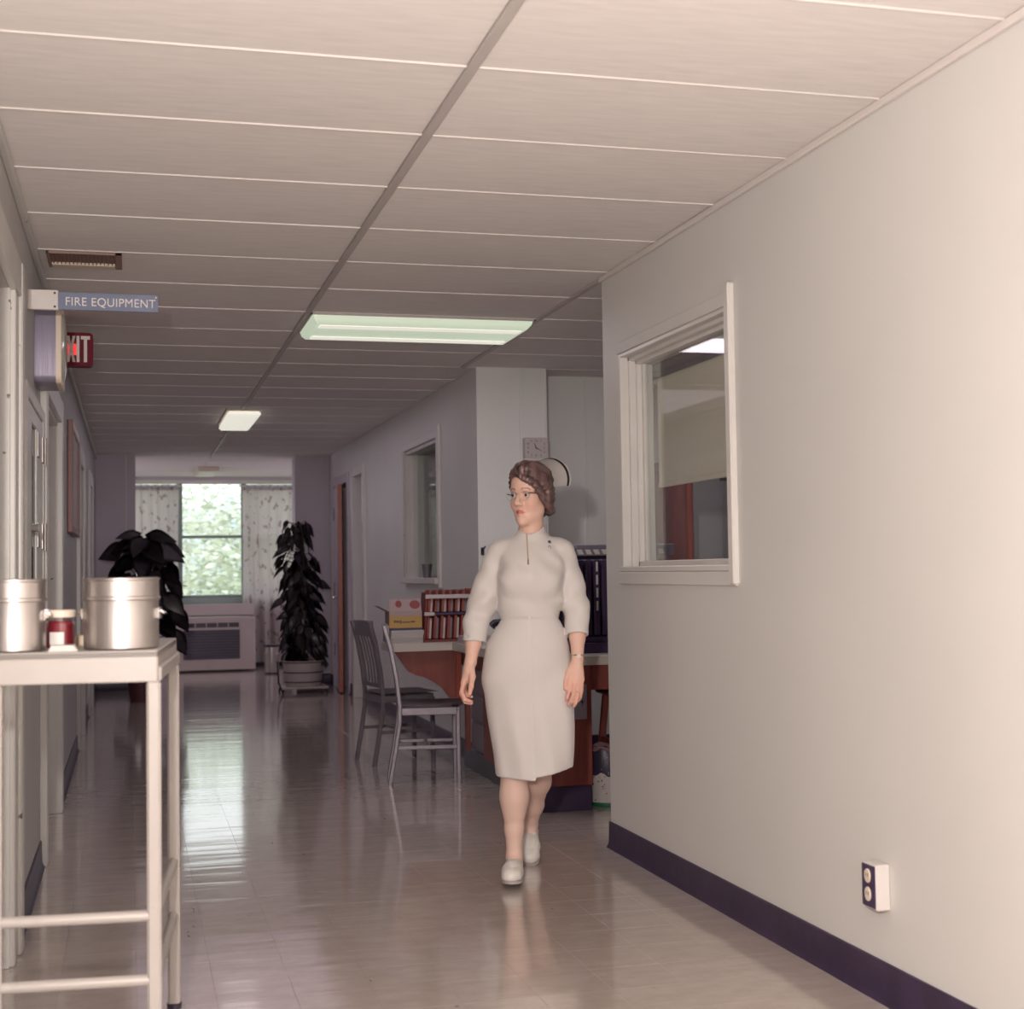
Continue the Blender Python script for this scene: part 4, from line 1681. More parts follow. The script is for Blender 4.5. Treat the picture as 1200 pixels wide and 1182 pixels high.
# ================================================================== the lounge
curtain('printed_curtain', 'sprigged white curtain at the left of the lounge window', -.30, .62, 19.80, .90, 2.44, M_curtain, 6, .045, 21, uvs=(.92, 1.54))
curtain('printed_curtain', 'sprigged white curtain at the right of the lounge window behind the tall plant', 1.45, 2.50, 19.80, .06, 2.44, M_curtain, 6, .050, 22, uvs=(1.05, 2.4))

t = thing('window_air_conditioner', 'low cabinet air conditioner with a dark grille under the lounge window', 'air conditioner', (1.06, 19.4, 0), absolute=True)
a0, a1, f0 = .50, 1.56, 19.02
quick('cabinet', M_planter, t, (a0, a1, f0, 19.69, .02, .69), b=.008)
quick('grille_back', M_black, t, (.645, 1.36, f0 - .006, f0 + .001, .165, .54))
for k in range(10):
    quick('grille_slat', M_purple, t, (.65, 1.355, f0 - .014, f0 - .005, .175 + k * .036, .190 + k * .036), b=.002)
quick('outlet_slot', M_black, t, (.645, 1.36, f0 - .004, f0 + .001, .572, .632))
for k in range(6):
    quick('outlet_vane', M_planter, t, (.65 + k * .14, .66 + k * .14, f0 - .006, f0 - .001, .572, .632))
quick('control_lid', M_planter, t, (a0 + .02, a1 - .02, f0 + .01, f0 + .25, .69, .705), b=.003)
quick('under_sill', M_planter, None, (.30, 1.60, 19.70, 19.95, .705, .86), b=.006)['kind'] = 'structure'
bpy.data.objects['under_sill'].name = 'trim_4'

t = thing('ash_can', 'shiny metal pedestal can standing by the right lounge curtain', 'bin', (1.70, 18.3, 0))
bm = B()
lathe(bm, [(0, .02), (.085, .02), (.088, .03), (.092, .25), (.096, .255), (.092, .26), (.092, .34), (0, .34)], seg=28)
obj('drum', bm, M_steel, t)
bm = B()
lathe(bm, [(0, 0), (.09, 0), (.09, .02), (0, .02)], seg=28)
obj('base', bm, M_black, t)
bm = B()
lathe(bm, [(.094, .338), (.108, .352), (.106, .37), (.07, .362), (0, .358)], seg=28)
obj('top_dish', bm, M_black, t)


# ------------------------------------------------------------------ plants
def leaf_mesh(name, L, W, m, droop=.25, fold=.12, heart=.12):
    bm = B()
    n_ = 7
    rows = []
    for i in range(n_ + 1):
        u = i / n_
        w = W * .5 * math.sin(PI * min(1, (u * .93 + .07)) ** .72) * (1 - .15 * u)
        y = L * u
        z = -droop * L * u * u
        bk = heart * L * (1 if i == 0 else 0)
        rows.append([bm.verts.new((-w, y - bk, z + fold * w)), bm.verts.new((-w * .5, y - bk * .6, z + fold * w * .35)), bm.verts.new((0, y, z)),
                     bm.verts.new((w * .5, y - bk * .6, z + fold * w * .35)), bm.verts.new((w, y - bk, z + fold * w))])
    for a, b_ in zip(rows, rows[1:]):
        for k in range(4):
            bm.faces.new((a[k], a[k + 1], b_[k + 1], b_[k]))
    bmesh.ops.solidify(bm, geom=bm.faces[:], thickness=.002)
    me = bpy.data.meshes.new(name)
    bm.to_mesh(me)
    bm.free()
    me.materials.append(m)
    me.shade_smooth()
    return me


def add_leaf(me, root, base, direction, roll, scale, face=0.0):
    d = Vector(direction).normalized()
    up = Vector((0, 0, 1))
    s = d.cross(up)
    if s.length < 1e-3:
        s = Vector((1, 0, 0))
    s.normalize()
    if face:
        nn = s.cross(d).normalized() * (1 - face) + Vector((-.15, -1, .3)) * face
        s = d.cross(nn - d * nn.dot(d)).normalized()
    nrm = s.cross(d).normalized()
    M = Matrix(((s.x, d.x, nrm.x), (s.y, d.y, nrm.y), (s.z, d.z, nrm.z))) @ Matrix.Rotation(roll, 3, 'Y')
    o = bpy.data.objects.new('leaf', me)
    COL.objects.link(o)
    o.parent = root
    o.matrix_local = Matrix.Translation(base) @ M.to_4x4() @ Matrix.Diagonal((scale, scale, scale, 1))
    return o


# left plant: few broad dark leaves
t = thing('broad_leaf_plant', 'dark broad-leaved potted plant before the left pier, behind the cart', 'plant', (.10, 14.9, 0))
bm = B()
lathe(bm, [(0, 0), (.115, 0), (.145, .25), (.155, .25), (.155, .285), (.140, .285), (.135, .25), (0, .25)], seg=32)
obj('pot', bm, M_potred, t)
bm = B()
lathe(bm, [(.136, .248), (.08, .262), (0, .266)], seg=24)
obj('soil', bm, M_soil, t)
broad = leaf_mesh('broad_leaf', .33, .27, M_leaf, .30, .10, .13)
broad2 = leaf_mesh('broad_leaf_bronze', .30, .24, M_leaf2, .30, .10, .13)
rnd = random.Random(5)
stems = B()
spots = [(.06, 1.62, 80, .25), (-.06, 1.58, 200, .1), (.14, 1.52, 10, .0), (-.12, 1.46, 190, -.1), (.02, 1.50, 260, -.2), (.18, 1.42, 340, -.1), (-.16, 1.36, 170, -.35), (.05, 1.36, 250, -.35),
         (.20, 1.28, 20, -.4), (.27, 1.20, 355, -.55), (-.10, 1.26, 230, -.3), (.12, 1.15, 290, -.5), (.24, 1.04, 330, -.6), (-.08, 1.06, 210, -.4), (.06, 1.00, 265, -.5), (.30, .90, 350, -.6),
         (.20, .82, 310, -.6), (-.05, .84, 240, -.4), (.28, .68, 345, -.7), (.10, .64, 270, -.6), (.20, .52, 320, -.7), (-.12, .55, 215, -.5), (.02, .42, 255, -.6), (.18, 1.56, 50, .1), (-.02, 1.66, 130, .3), (.02, 1.63, 250, -.1), (.05, 1.56, 300, -.2), (-.04, 1.54, 230, -.2), (.0, 1.44, 270, -.3), (-.14, 1.52, 150, .1), (.22, 1.50, 40, .0), (-.08, 1.42, 185, -.2), (.10, 1.44, 300, -.3), (-.17, 1.28, 200, -.2), (.0, 1.22, 260, -.5), (.16, 1.06, 10, -.4), (-.12, 1.12, 160, -.3), (.22, .92, 280, -.5), (.0, .74, 230, -.4), (.14, .78, 30, -.3), (.24, 1.34, 300, -.4), (.10, 1.30, 80, -.2), (-.04, .95, 100, -.3)]
for i, (x, z, az, dz) in enumerate(spots):
    a = math.radians(az)
    base = Vector((x, rnd.uniform(-.10, .10), z))
    tube(stems, [(0, 0, max(.26, z - .35)), (x * .4, base.y * .5, z - .08), base], [.007, .006, .004], 6)
    add_leaf(broad2 if i in (3, 1, 5) else broad, t, base, (math.cos(a) * .8, -.30 + math.sin(a) * .25, dz - .25), rnd.uniform(-.45, .45), rnd.uniform(.62, .90), .75)
tube(stems, [(0, 0, .25), (.02, .01, .7), (0, .02, 1.2), (.02, 0, 1.6)], [.014, .012, .010, .007], 8)
obj('stems', stems, M_stem, t)

# right plant: tall climbing plant in a white planter on a stand
t = thing('tall_climbing_plant', 'tall climbing plant with drooping leaves in white planter on a stand', 'plant', (1.755, 15.35, 0))
bm = B()
lathe(bm, [(0, .07), (.185, .07), (.19, .08), (.215, .30), (.222, .335), (.210, .335), (.205, .31), (0, .30)], seg=36)
pt = obj('planter', bm, M_planter, t)
for z, r in ((.115, .198), (.215, .208), (.320, .2205)):
    bm = B()
    lathe(bm, [(r - .004, z - .006), (r + .003, z - .005), (r + .003, z + .005), (r - .004, z + .006)], seg=36)
    obj('hoop', bm, M_band, pt)
bm = B()
lathe(bm, [(.206, .308), (.1, .318), (0, .322)], seg=24)
obj('soil', bm, M_soil, t)
bm = B()
tube(bm, [(0, .03, .31), (0, .03, 1.78)], [.030, .022], 10)
obj('moss_pole', bm, M_stem, t)
droop = leaf_mesh('drooping_leaf', .21, .120, M_leaf, .45, .14, .08)
rnd = random.Random(11)
stems = B()
n_l = 270
for i in range(n_l):
    u = (i + .5) / n_l
    z = .36 + 1.46 * u ** 1.05
    sp = .20 if u < .55 else .20 - .06 * (u - .55) / .45
    az = i * 2.399 + rnd.uniform(-.4, .4)
    side = Vector((math.cos(az), math.sin(az) * .75, 0))
    off = rnd.uniform(.35, 1.0) * sp
    shift = -.085 * max(0, (u - .45)) / .55
    base = Vector((shift + side.x * off, .03 + side.y * off, z))
    if u > .6 and rnd.random() < .36:
        continue
    tube(stems, [(shift * .6, .03, z - .04), base], [.004, .003], 5)
    add_leaf(droop, t, base, (side.x, side.y * .6 - .25, rnd.uniform(-1.5, -.3)), rnd.uniform(-.6, .6), rnd.uniform(.55, .92), rnd.choice((0.0, .55, .75)))
obj('stems', stems, M_stem, t)
t = thing('plant_stand', 'low white wire stand with a dark frame under the tall plant', 'plant stand', (1.755, 15.35, 0))
quick('platform', M_planter, t, (-.245, .245, -.20, .20, .045, .068), b=.006)
for sx in (-1, 1):
    for sy in (-1, 1):
        bm = B()
        tube(bm, [(sx * .22, sy * .17, .05), (sx * .235, sy * .18, .0)], [.012, .010], 8)
        obj('leg', bm, M_black, t)
bm = B()
tube(bm, [(-.235, -.19, .02), (-.275, -.18, .12), (-.285, -.15, .34)], .009, 8)
obj('handle', bm, M_black, t)

# ================================================================== the two aluminium chairs
FL = 'grey metal slat-back chair'
t = thing('metal_chair', 'grey metal slat-back chair nearest the nurse, facing the counter', 'chair', (1.47, 8.44, 0), math.radians(-9), group=None)
# local frame: x forward (towards the counter), y across away from the camera; near rear foot at origin


def rear_leg(y):
    bm = B()
    bar(bm, [(0, y, 0), (.035, y, .20), (.060, y, .36), (.062, y, .46), (.045, y, .62), (.012, y, .80), (-.025, y, .935)], .030, .026, up=(1, 0, 0))
    return bm


cwid = .375
for y in (0, cwid):
    obj('rear_leg', rear_leg(y), M_grey_al, t)
for y in (.005, cwid - .005):
    bm = B()
    bar(bm, [(.408, y, 0), (.405, y, .43)], .028, .028, up=(1, 0, 0))
    obj('front_leg', bm, M_grey_al, t)
bm = B()


def seat_fn(u, v):
    x, y = .045 + .40 * u, -.022 + (cwid + .044) * v
    dz = -.010 * math.sin(PI * min(1, max(0, (u - .1) / .8))) * math.sin(PI * v) ** .6
    return Vector((x, y, .466 + dz))


sheet(bm, seat_fn, 12, 12)
bmesh.ops.solidify(bm, geom=bm.faces[:], thickness=.014)
obj('seat', bm, M_grey_al, t, 50)
quick('seat_rail', M_grey_al, t, (.07, .40, -.012, .008, .405, .452), b=.004)
quick('seat_rail', M_grey_al, t, (.07, .40, cwid - .008, cwid + .012, .405, .452), b=.004)
quick('seat_rail', M_grey_al, t, (.40, .418, .01, cwid - .01, .405, .452), b=.004)
quick('seat_rail', M_grey_al, t, (.052, .07, .01, cwid - .01, .405, .452), b=.004)
for y in (.002, cwid - .002):
    bm = B()
    bar(bm, [(.045, y, .215), (.402, y, .215)], .016, .022)
    obj('stretcher', bm, M_grey_al, t)
bm = B()
bar(bm, [(.225, .0, .215), (.225, cwid, .215)], .016, .020)
obj('stretcher', bm, M_grey_al, t)
bm = B()
bar(bm, [(-.004, .012, .885), (-.022, cwid / 2, .890), (-.004, cwid - .012, .885)], .016, .105)
obj('top_rail', bm, M_grey_al, t)
bm = B()
bar(bm, [(.056, .012, .515), (.056, cwid - .012, .515)], .016, .030)
obj('lower_rail', bm, M_grey_al, t)
for k in range(5):
    y = .065 + k * (cwid - .13) / 4
    bm = B()
    bar(bm, [(.055, y, .52), (.044, y, .64), (.018, y, .77), (-.010, y, .86)], .022, .009, up=(1, 0, 0))
    obj('slat', bm, M_grey_al, t)
dup(t, (1.515, 9.275, 0), math.radians(9), 'grey metal slat-back chair farther down the corridor, its back turned to view')

# ================================================================== the nurse
# local frame: x to the right in the picture, y away from the camera, z up; front of the body is -y
class Field:
    """signed distance field on a grid, filled shape by shape with a smooth union"""

    def __init__(self, lo, hi, h):
        self.lo, self.h = np.array(lo, float), h
        self.n = np.ceil((np.array(hi) - self.lo) / h).astype(int) + 1
        self.f = np.full(self.n, .25, np.float32)

    def sub(self, lo, hi, pad):
        a = np.clip(np.floor((np.array(lo) - pad - self.lo) / self.h).astype(int), 0, self.n - 1)
        b_ = np.clip(np.ceil((np.array(hi) + pad - self.lo) / self.h).astype(int) + 1, 1, self.n)
        sl = tuple(slice(i, j) for i, j in zip(a, b_))
        ax = [self.lo[k] + self.h * np.arange(a[k], b_[k]) for k in range(3)]
        return sl, np.meshgrid(*ax, indexing='ij')

    def add(self, d, sl, k):
        f = self.f[sl]
        if k <= 0:
            self.f[sl] = np.minimum(f, d)
        else:
            hh = np.clip(.5 + .5 * (f - d) / k, 0, 1)
            self.f[sl] = f * (1 - hh) + d * hh - k * hh * (1 - hh)

    def cut(self, d, sl, k=0.0):
        f = self.f[sl]
        if k <= 0:
            self.f[sl] = np.maximum(f, -d)
        else:
            hh = np.clip(.5 - .5 * (f + d) / k, 0, 1)
            self.f[sl] = f * (1 - hh) - d * hh + k * hh * (1 - hh)

    def cone(self, p, q, r0, r1, k=.02, cut=False, flat=None):
        p, q = np.array(p, float), np.array(q, float)
        r = max(r0, r1)
        sl, (X, Y, Z) = self.sub(np.minimum(p, q) - r, np.maximum(p, q) + r, k + .02)
        if flat:
            c = (p + q) / 2
            X, Y, Z = c[0] + (X - c[0]) / flat[0], c[1] + (Y - c[1]) / flat[1], c[2] + (Z - c[2]) / flat[2]
        v = q - p
        L = max(1e-9, v @ v)
        t = np.clip(((X - p[0]) * v[0] + (Y - p[1]) * v[1] + (Z - p[2]) * v[2]) / L, 0, 1)
        d = np.sqrt((X - p[0] - t * v[0]) ** 2 + (Y - p[1] - t * v[1]) ** 2 + (Z - p[2] - t * v[2]) ** 2) - (r0 + (r1 - r0) * t)
        (self.cut if cut else self.add)(d, sl, k)

    def chain(self, pts, rs, k=.02):
        for a, b_, r0, r1 in zip(pts, pts[1:], rs, rs[1:]):
            self.cone(a, b_, r0, r1, k)

    def ell(self, c, r, k=.02, cut=False, M=None):
        c, r = np.array(c, float), np.array(r, float)
        R = max(r)
        sl, (X, Y, Z) = self.sub(c - R, c + R, k + .02)
        D = np.stack([X - c[0], Y - c[1], Z - c[2]], -1)
        if M is not None:
            D = D @ M                       # columns of M are the ellipsoid's axes
        q = np.sqrt(((D / r) ** 2).sum(-1))
        g_ = np.sqrt(((D / (r * r)) ** 2).sum(-1)) + 1e-9
        d = q * (q - 1) / g_
        (self.cut if cut else self.add)(d.astype(np.float32), sl, k)

    def mesh(self, name):
        """naive surface nets"""
        f = self.f
        s = f < 0
        n = self.n
        c = np.zeros(n - 1, np.int8)
        for i in (0, 1):
            for j in (0, 1):
                for k in (0, 1):
                    c += s[i:n[0] - 1 + i, j:n[1] - 1 + j, k:n[2] - 1 + k]
        act = np.argwhere((c > 0) & (c < 8))
        acc = np.zeros((len(act), 3))
        cnt = np.zeros(len(act))
        I = act.T
        for ax in range(3):
            o1, o2 = [q for q in range(3) if q != ax]
            for a in (0, 1):
                for b_ in (0, 1):
                    p0 = [I[0].copy(), I[1].copy(), I[2].copy()]
                    p0[o1] += a
                    p0[o2] += b_
                    p1 = [q.copy() for q in p0]
                    p1[ax] += 1
                    f0, f1 = f[tuple(p0)], f[tuple(p1)]
                    cr = (f0 < 0) != (f1 < 0)
                    t = np.where(cr, f0 / np.where(cr, f0 - f1, 1), 0)
                    pt = np.stack(p0, -1).astype(float)
                    pt[:, ax] += t
                    acc += np.where(cr[:, None], pt, 0)
                    cnt += cr
        V = acc / cnt[:, None] * self.h + self.lo
        idx = -np.ones(n - 1, np.int64)
        idx[tuple(I)] = np.arange(len(act))
        F = []
        for ax in range(3):
            o1, o2 = [(1, 2), (2, 0), (0, 1)][ax]
            sa = [slice(None)] * 3
            sb = [slice(None)] * 3
            sa[ax] = slice(0, n[ax] - 1)
            sb[ax] = slice(1, n[ax])
            fl = s[tuple(sa)] != s[tuple(sb)]
            e = np.argwhere(fl)
            e = e[(e[:, o1] > 0) & (e[:, o2] > 0) & (e[:, o1] < n[o1] - 1) & (e[:, o2] < n[o2] - 1)]
            inside = s[tuple(e.T)]
            qd = []
            for da, db in ((-1, -1), (0, -1), (0, 0), (-1, 0)):
                w = e.copy()
                w[:, o1] += da
                w[:, o2] += db
                qd.append(idx[tuple(w.T)])
            qd = np.stack(qd, -1)
            qd[~inside] = qd[~inside][:, ::-1]
            F.append(qd)
        F = np.concatenate(F)
        F = F[(F >= 0).all(1)]
        me = bpy.data.meshes.new(name)
        me.vertices.add(len(V))
        me.vertices.foreach_set('co', V.astype(np.float32).ravel())
        me.loops.add(len(F) * 4)
        me.loops.foreach_set('vertex_index', F.astype(np.int32).ravel())
        me.polygons.add(len(F))
        me.polygons.foreach_set('loop_start', np.arange(0, len(F) * 4, 4, dtype=np.int32))
        me.update(calc_edges=True)
        me.validate()
        me.shade_smooth()
        return me, V


NURSE = thing('person', 'woman in white nurse uniform dress and winged cap walking along the corridor', 'person', (1.55, 5.72, 0), math.radians(-15.16))


def part(name, me, m, parent=None):
    me.materials.append(m)
    o = bpy.data.objects.new(name, me)
    COL.objects.link(o)
    o.parent = parent or NURSE
    return o


# ---- head frame
TH = math.radians(33)
HC = np.array([.043, .012, 1.562])
Hs = np.array([math.cos(TH), -math.sin(TH), 0])         # her left (right in the picture)
Hf = np.array([-math.sin(TH), -math.cos(TH), 0.0])      # where she looks
TL = math.radians(3)
Hu = np.array([0, 0, 1.0])
HM = np.stack([Hs, Hf, Hu], -1)


def hd(u, v, w):
    return HC + Hs * u + Hf * v + Hu * w


b = Field((-.31, -.34, -.01), (.34, .56, 1.74), .0048)
# torso and hips (inside the dress)
b.ell((.035, .0, .86), (.155, .10, .13), .03)
b.cone((.035, .0, .95), (.04, .01, 1.20), .085, .095, .04)
b.ell((.042, .005, 1.24), (.125, .085, .15), .04)
b.cone((-.06, .012, 1.33), (.145, .012, 1.33), .034, .034, .02)
b.cone((.043, .02, 1.36), (.045, .012, 1.50), .052, .050, .03)
# legs: her right leg forward, her left leg behind
b.chain([(-.035, .0, .84), (-.042, -.015, .47), (-.040, -.004, .33), (-.043, -.005, .20), (-.044, -.015, .085)], [.085, .052, .052, .037, .031], .02)
b.ell((-.041, -.004, .335), (.052, .055, .10), .03)
b.chain([(.095, .0, .84), (.078, .085, .47), (.060, .20, .36), (.042, .30, .245), (.024, .375, .145)], [.085, .053, .050, .037, .031], .03)
# feet
b.chain([(-.044, -.015, .085), (-.042, -.05, .058), (-.042, -.11, .040)], [.031, .028, .022], .02)
b.chain([(.024, .375, .145), (.024, .355, .105)], [.031, .026], .02)
# arms
b.chain([(-.085, .012, 1.32), (-.168, .035, 1.10), (-.199, -.008, .955), (-.211, -.030, .880)], [.036, .034, .031, .0235], .015)
b.chain([(.168, .012, 1.32), (.226, .020, 1.10), (.227, -.022, .975), (.225, -.052, .890)], [.036, .034, .031, .024], .015)
# her right hand (left in the picture): thumb side to the camera, fingers curled in
W = (-.211, -.030, .880)
for (kx, ky, kz) in ((-.240, -.055, .800), (-.238, -.034, .796), (-.234, -.014, .798), (-.229, .004, .806)):
    b.cone(W, (kx, ky, kz), .017, .0125, .014)
b.ell((-.222, -.036, .835), (.019, .036, .042), .012)
for pts, r in ((((-.240, -.055, .800), (-.247, -.070, .762), (-.234, -.078, .733), (-.212, -.076, .726)), .0098),
               (((-.238, -.034, .796), (-.248, -.046, .752), (-.234, -.055, .722), (-.210, -.055, .716)), .0100),
               (((-.234, -.014, .798), (-.245, -.022, .755), (-.232, -.031, .727), (-.209, -.033, .721)), .0095),
               (((-.229, .004, .806), (-.239, .001, .768), (-.228, -.008, .744), (-.209, -.011, .738)), .0085)):
    b.chain(pts, [r, r, r * .92, r * .8], .004)
b.chain([(-.209, -.042, .865), (-.203, -.070, .825), (-.208, -.088, .787), (-.214, -.094, .757)], [.015, .0135, .0105, .0088], .006)
# her left hand (right in the picture): back of the hand to the camera, fingers loosely curled
W = (.225, -.052, .890)
for (kx, ky, kz) in ((.192, -0.078, .803), (.209, -0.084, .797), (.226, -0.082, .797), (.241, -0.074, .806)):
    b.cone(W, (kx, ky, kz), .0165, .0115, .012)
b.ell((.218, -0.070, .838), (.029, .016, .042), .010)
for pts, r in ((((.192, -0.078, .803), (.187, -0.094, .762), (.179, -0.092, .737), (.172, -0.080, .722)), .0090),
               (((.209, -0.084, .797), (.205, -0.104, .750), (.195, -0.102, .722), (.184, -0.090, .707)), .0094),
               (((.226, -0.082, .797), (.222, -0.100, .748), (.214, -0.100, .718), (.205, -0.090, .700)), .0090),
               (((.241, -0.074, .806), (.238, -0.088, .764), (.232, -0.090, .738), (.224, -0.083, .722)), .0080)):
    b.chain(pts, [r, r, r * .92, r * .8], .003)
b.chain([(.208, -0.060, .868), (.185, -0.076, .832), (.174, -0.086, .800), (.171, -0.092, .772)], [.015, .0125, .0100, .0085], .005)
# head
b.ell(hd(0, -.015, .045), (.073, .092, .086), .03, M=HM)
b.ell(hd(0, .022, -.026), (.0585, .064, .088), .03, M=HM)
b.ell(hd(0, .045, .045), (.055, .044, .055), .02, M=HM)                       # forehead
b.cone(hd(-.043, .006, -.066), hd(-.011, .060, -.106), .019, .015, .025)
b.cone(hd(.043, .006, -.066), hd(.011, .060, -.106), .019, .015, .025)
b.ell(hd(0, .068, -.108), (.017, .018, .017), .018, M=HM)                     # chin
for sgn in (-1, 1):
    b.ell(hd(sgn * .035, .051, -.038), (.022, .021, .023), .025, M=HM)         # cheek
    b.cone(hd(sgn * .012, .080, .017), hd(sgn * .046, .062, .019), .009, .009, .014)   # brow
    b.ell(hd(sgn * .0315, .085, -.004), (.0165, .013, .0095), .007, cut=True, M=HM)     # eye socket
    b.ell(hd(sgn * .074, -.012, -.022), (.010, .022, .034), .008, M=HM)       # ear
b.cone(hd(0, .079, .004), hd(0, .101, -.034), .0085, .0115, .008)             # nose
b.ell(hd(0, .101, -.037), (.0115, .0125, .010), .006, M=HM)
for sgn in (-1, 1):
    b.ell(hd(sgn * .0115, .090, -.041), (.0085, .011, .008), .005, M=HM)
    b.cone(hd(sgn * .019, .0765, -.0715), hd(0, .0845, -.0680), .0035, .0052, .004)    # lips
    b.cone(hd(sgn * .017, .0755, -.0745), hd(0, .0825, -.0785), .0035, .0058, .004)
b.cone(hd(-.021, .080, -.0728), hd(.021, .080, -.0728), .0012, .0012, .003, cut=True)
me, V = b.mesh('body')
# colour of skin, lips, brows, cheeks and stockings is the person's own
P = (V - HC) @ HM
C = np.tile(np.array(S(228, 188, 170)), (len(V), 1))


def tint(mask, col):
    C[:] = C * (1 - mask[:, None]) + np.array(col) * mask[:, None]


def bump_mask(c, r):
    q = (((P - np.array(c)) / np.array(r)) ** 2).sum(1)
    return np.clip(1.6 * (1 - q), 0, 1)


for sgn in (-1, 1):
    tint(.30 * bump_mask((sgn * .040, .062, -.040), (.026, .03, .024)), S(214, 138, 122))
    q = np.clip((P[:, 0] * sgn - .012) / .036, 0, 1)
    arch = .0185 + .006 * np.sin(PI * q)
    m_ = (np.abs(P[:, 2] - arch) < .0032) & (P[:, 0] * sgn > .012) & (P[:, 0] * sgn < .048) & (P[:, 1] > .04)
    tint(m_ * .75, S(120, 76, 62))
    tint(.5 * bump_mask((sgn * .0315, .080, .006), (.018, .02, .006)), S(170, 112, 100))
m_ = np.clip(3.0 * (1 - (P[:, 0] / .0225) ** 2 - ((P[:, 2] + .0728 + .10 * np.abs(P[:, 0]) * 0) / .0088) ** 2), 0, 1) * (P[:, 1] > .06)
tint(m_ * .85, S(190, 84, 84))
leg = np.clip((.60 - V[:, 2]) / .05, 0, 1)
tint(leg, S(224, 192, 178))
hand = np.clip((.86 - V[:, 2]) / .09, 0, 1) * ((V[:, 2] > .66) & (np.abs(V[:, 0] - .02) > .13))
tint(hand * .35, S(216, 142, 124))
ca = me.color_attributes.new('tint', 'FLOAT_COLOR', 'POINT')
ca.data.foreach_set('color', np.concatenate([C, np.ones((len(C), 1))], 1).astype(np.float32).ravel())
part('body', me, M_skin)

# ---- eyes
for sgn in (-1, 1):
    c = hd(sgn * .0315, .0692, -.0035)
    bm = B()
    bmesh.ops.create_uvsphere(bm, u_segments=20, v_segments=14, radius=.0125)
    bmesh.ops.translate(bm, verts=bm.verts[:], vec=Vector(c))
    ey = obj('eye', bm, M_eyew, NURSE, 80)
    bm = B()
    lathe(bm, [(0, .0010), (.0032, .0008), (.0060, -.0004), (.0062, -.0014)], seg=18)
    d = Vector(Hf * .98 + Hs * (-.12)).normalized()
    xx = Vector((0, 0, 1)).cross(d).normalized()
    place(bm, basis(Vector(c) + d * .0122, xx, d.cross(xx), d))
    obj('iris', bm, M_iris, ey, 80)

# ---- hair
h = Field((-.09, -.16, 1.40), (.22, .20, 1.75), .0036)
h.ell(hd(0, -.020, .050), (.085, .104, .092), .0, M=HM)
h.ell(hd(0.01, .045, .100), (.055, .050, .040), .02, M=HM)
h.ell(hd(0, -.055, -.010), (.078, .066, .070), .02, M=HM)
h.ell(hd(-.004, .075, -.030), (.0625, .085, .108), .012, cut=True, M=HM)          # the face stays free
h.ell(hd(0, .01, -.13), (.075, .09, .06), .01, cut=True, M=HM)
fr = [(-.004, .083, .088, .017), (.012, .088, .076, .015), (.024, .086, .064, .0145), (.036, .077, .060, .016), (.048, .066, .052, .016), (.058, .052, .040, .017),
      (.065, .038, .022, .017), (.069, .024, .004, .017), (.073, .010, -.016, .0175), (.078, -.004, -.034, .0185), (.082, -.018, -.050, .020), (.078, -.030, -.064, .017),
      (-.016, .080, .094, .016), (-.034, .072, .086, .016), (-.048, .060, .072, .016), (-.058, .046, .052, .014), (-.066, .032, .030, .013), (-.071, .018, .006, .013), (-.074, .002, -.018, .014),
      (-.076, -.016, -.042, .016), (.066, -.048, -.062, .022), (.04, -.080, -.062, .024), (.0, -.092, -.062, .026), (-.04, -.080, -.060, .024), (-.066, -.048, -.055, .022),
      (.078, .010, .030, .018), (.082, -.010, .008, .019), (.082, -.008, -.016, .019), (.080, -.002, -.004, .018)]
for u, v, w, r in fr:
    h.ell(hd(u, v, w), (r, r, r * .95), .011)
# waves combed back from the parting
sl, (X, Y, Z) = h.sub(h.lo, h.lo + h.n * h.h, 0)
D = (np.stack([X, Y, Z], -1) - HC) @ HM
ang_ = np.arctan2(D[..., 0] - .01, D[..., 2] - .02 + 1e-6)
rr_ = np.sqrt(D[..., 0] ** 2 + D[..., 2] ** 2)
h.f += (.0016 * np.sin(D[..., 1] * 80 + ang_ * 4.0) + .0014 * np.sin(ang_ * 22 + D[..., 1] * 45 + D[..., 2] * 60)).astype(np.float32)
me, V = h.mesh('hair')
part('hair', me, M_hair)

# ---- starched cap
ax_ = Vector((.58, .74, .16)).normalized()
e1 = Vector((.79, -.61, 0)).normalized()
e2 = ax_.cross(e1)
if e2.z < 0:
    e2 = -e2
cc = Vector(hd(0, -.022, .050))


def cap_pt(u, v, lift=0.0):
    a = math.radians(-20 + 168 * u)
    r = .074 + .010 * v + .010 * v * v + lift
    ln = .034 + (.092 + .012 * math.sin(PI * u)) * v
    rx = r * (1.0 + .10 * v)
    return cc + ax_ * ln + e1 * (math.cos(a) * rx) + e2 * (math.sin(a) * r * .98)


bm = B()
sheet(bm, lambda u, v: cap_pt(u, v), 48, 10)
bmesh.ops.solidify(bm, geom=bm.faces[:], thickness=.0018)
cap = obj('cap', bm, M_cap, NURSE, 50)
bm = B()
sheet(bm, lambda u, v: cap_pt(u, .80 + .10 * v, .0016), 48, 1)
bmesh.ops.solidify(bm, geom=bm.faces[:], thickness=.0008)
obj('black_band', bm, M_black, cap, 50)
bm = B()


def back_pt(u, v):
    a = math.radians(-20 + 168 * u)
    edge = cap_pt(u, .30)
    c0 = cc + ax_ * .075
    p = c0.lerp(edge, v)
    return p + ax_ * (.004 * math.sin(10 * a) * v)


sheet(bm, back_pt, 40, 6)
bmesh.ops.solidify(bm, geom=bm.faces[:], thickness=.0015)
obj('cap_back', bm, M_cap, cap, 50)

# ---- spectacles
def ring(bm, c, xx, yy, a, b_, r, seg=26):
    pts = [Vector(c) + Vector(xx) * (a * math.cos(t_)) + Vector(yy) * (b_ * math.sin(t_) * (1.0 if math.sin(t_) < 0 else .82)) for t_ in [2 * PI * k / seg for k in range(seg + 1)]]
    tube(bm, pts, r, 6, caps=False)


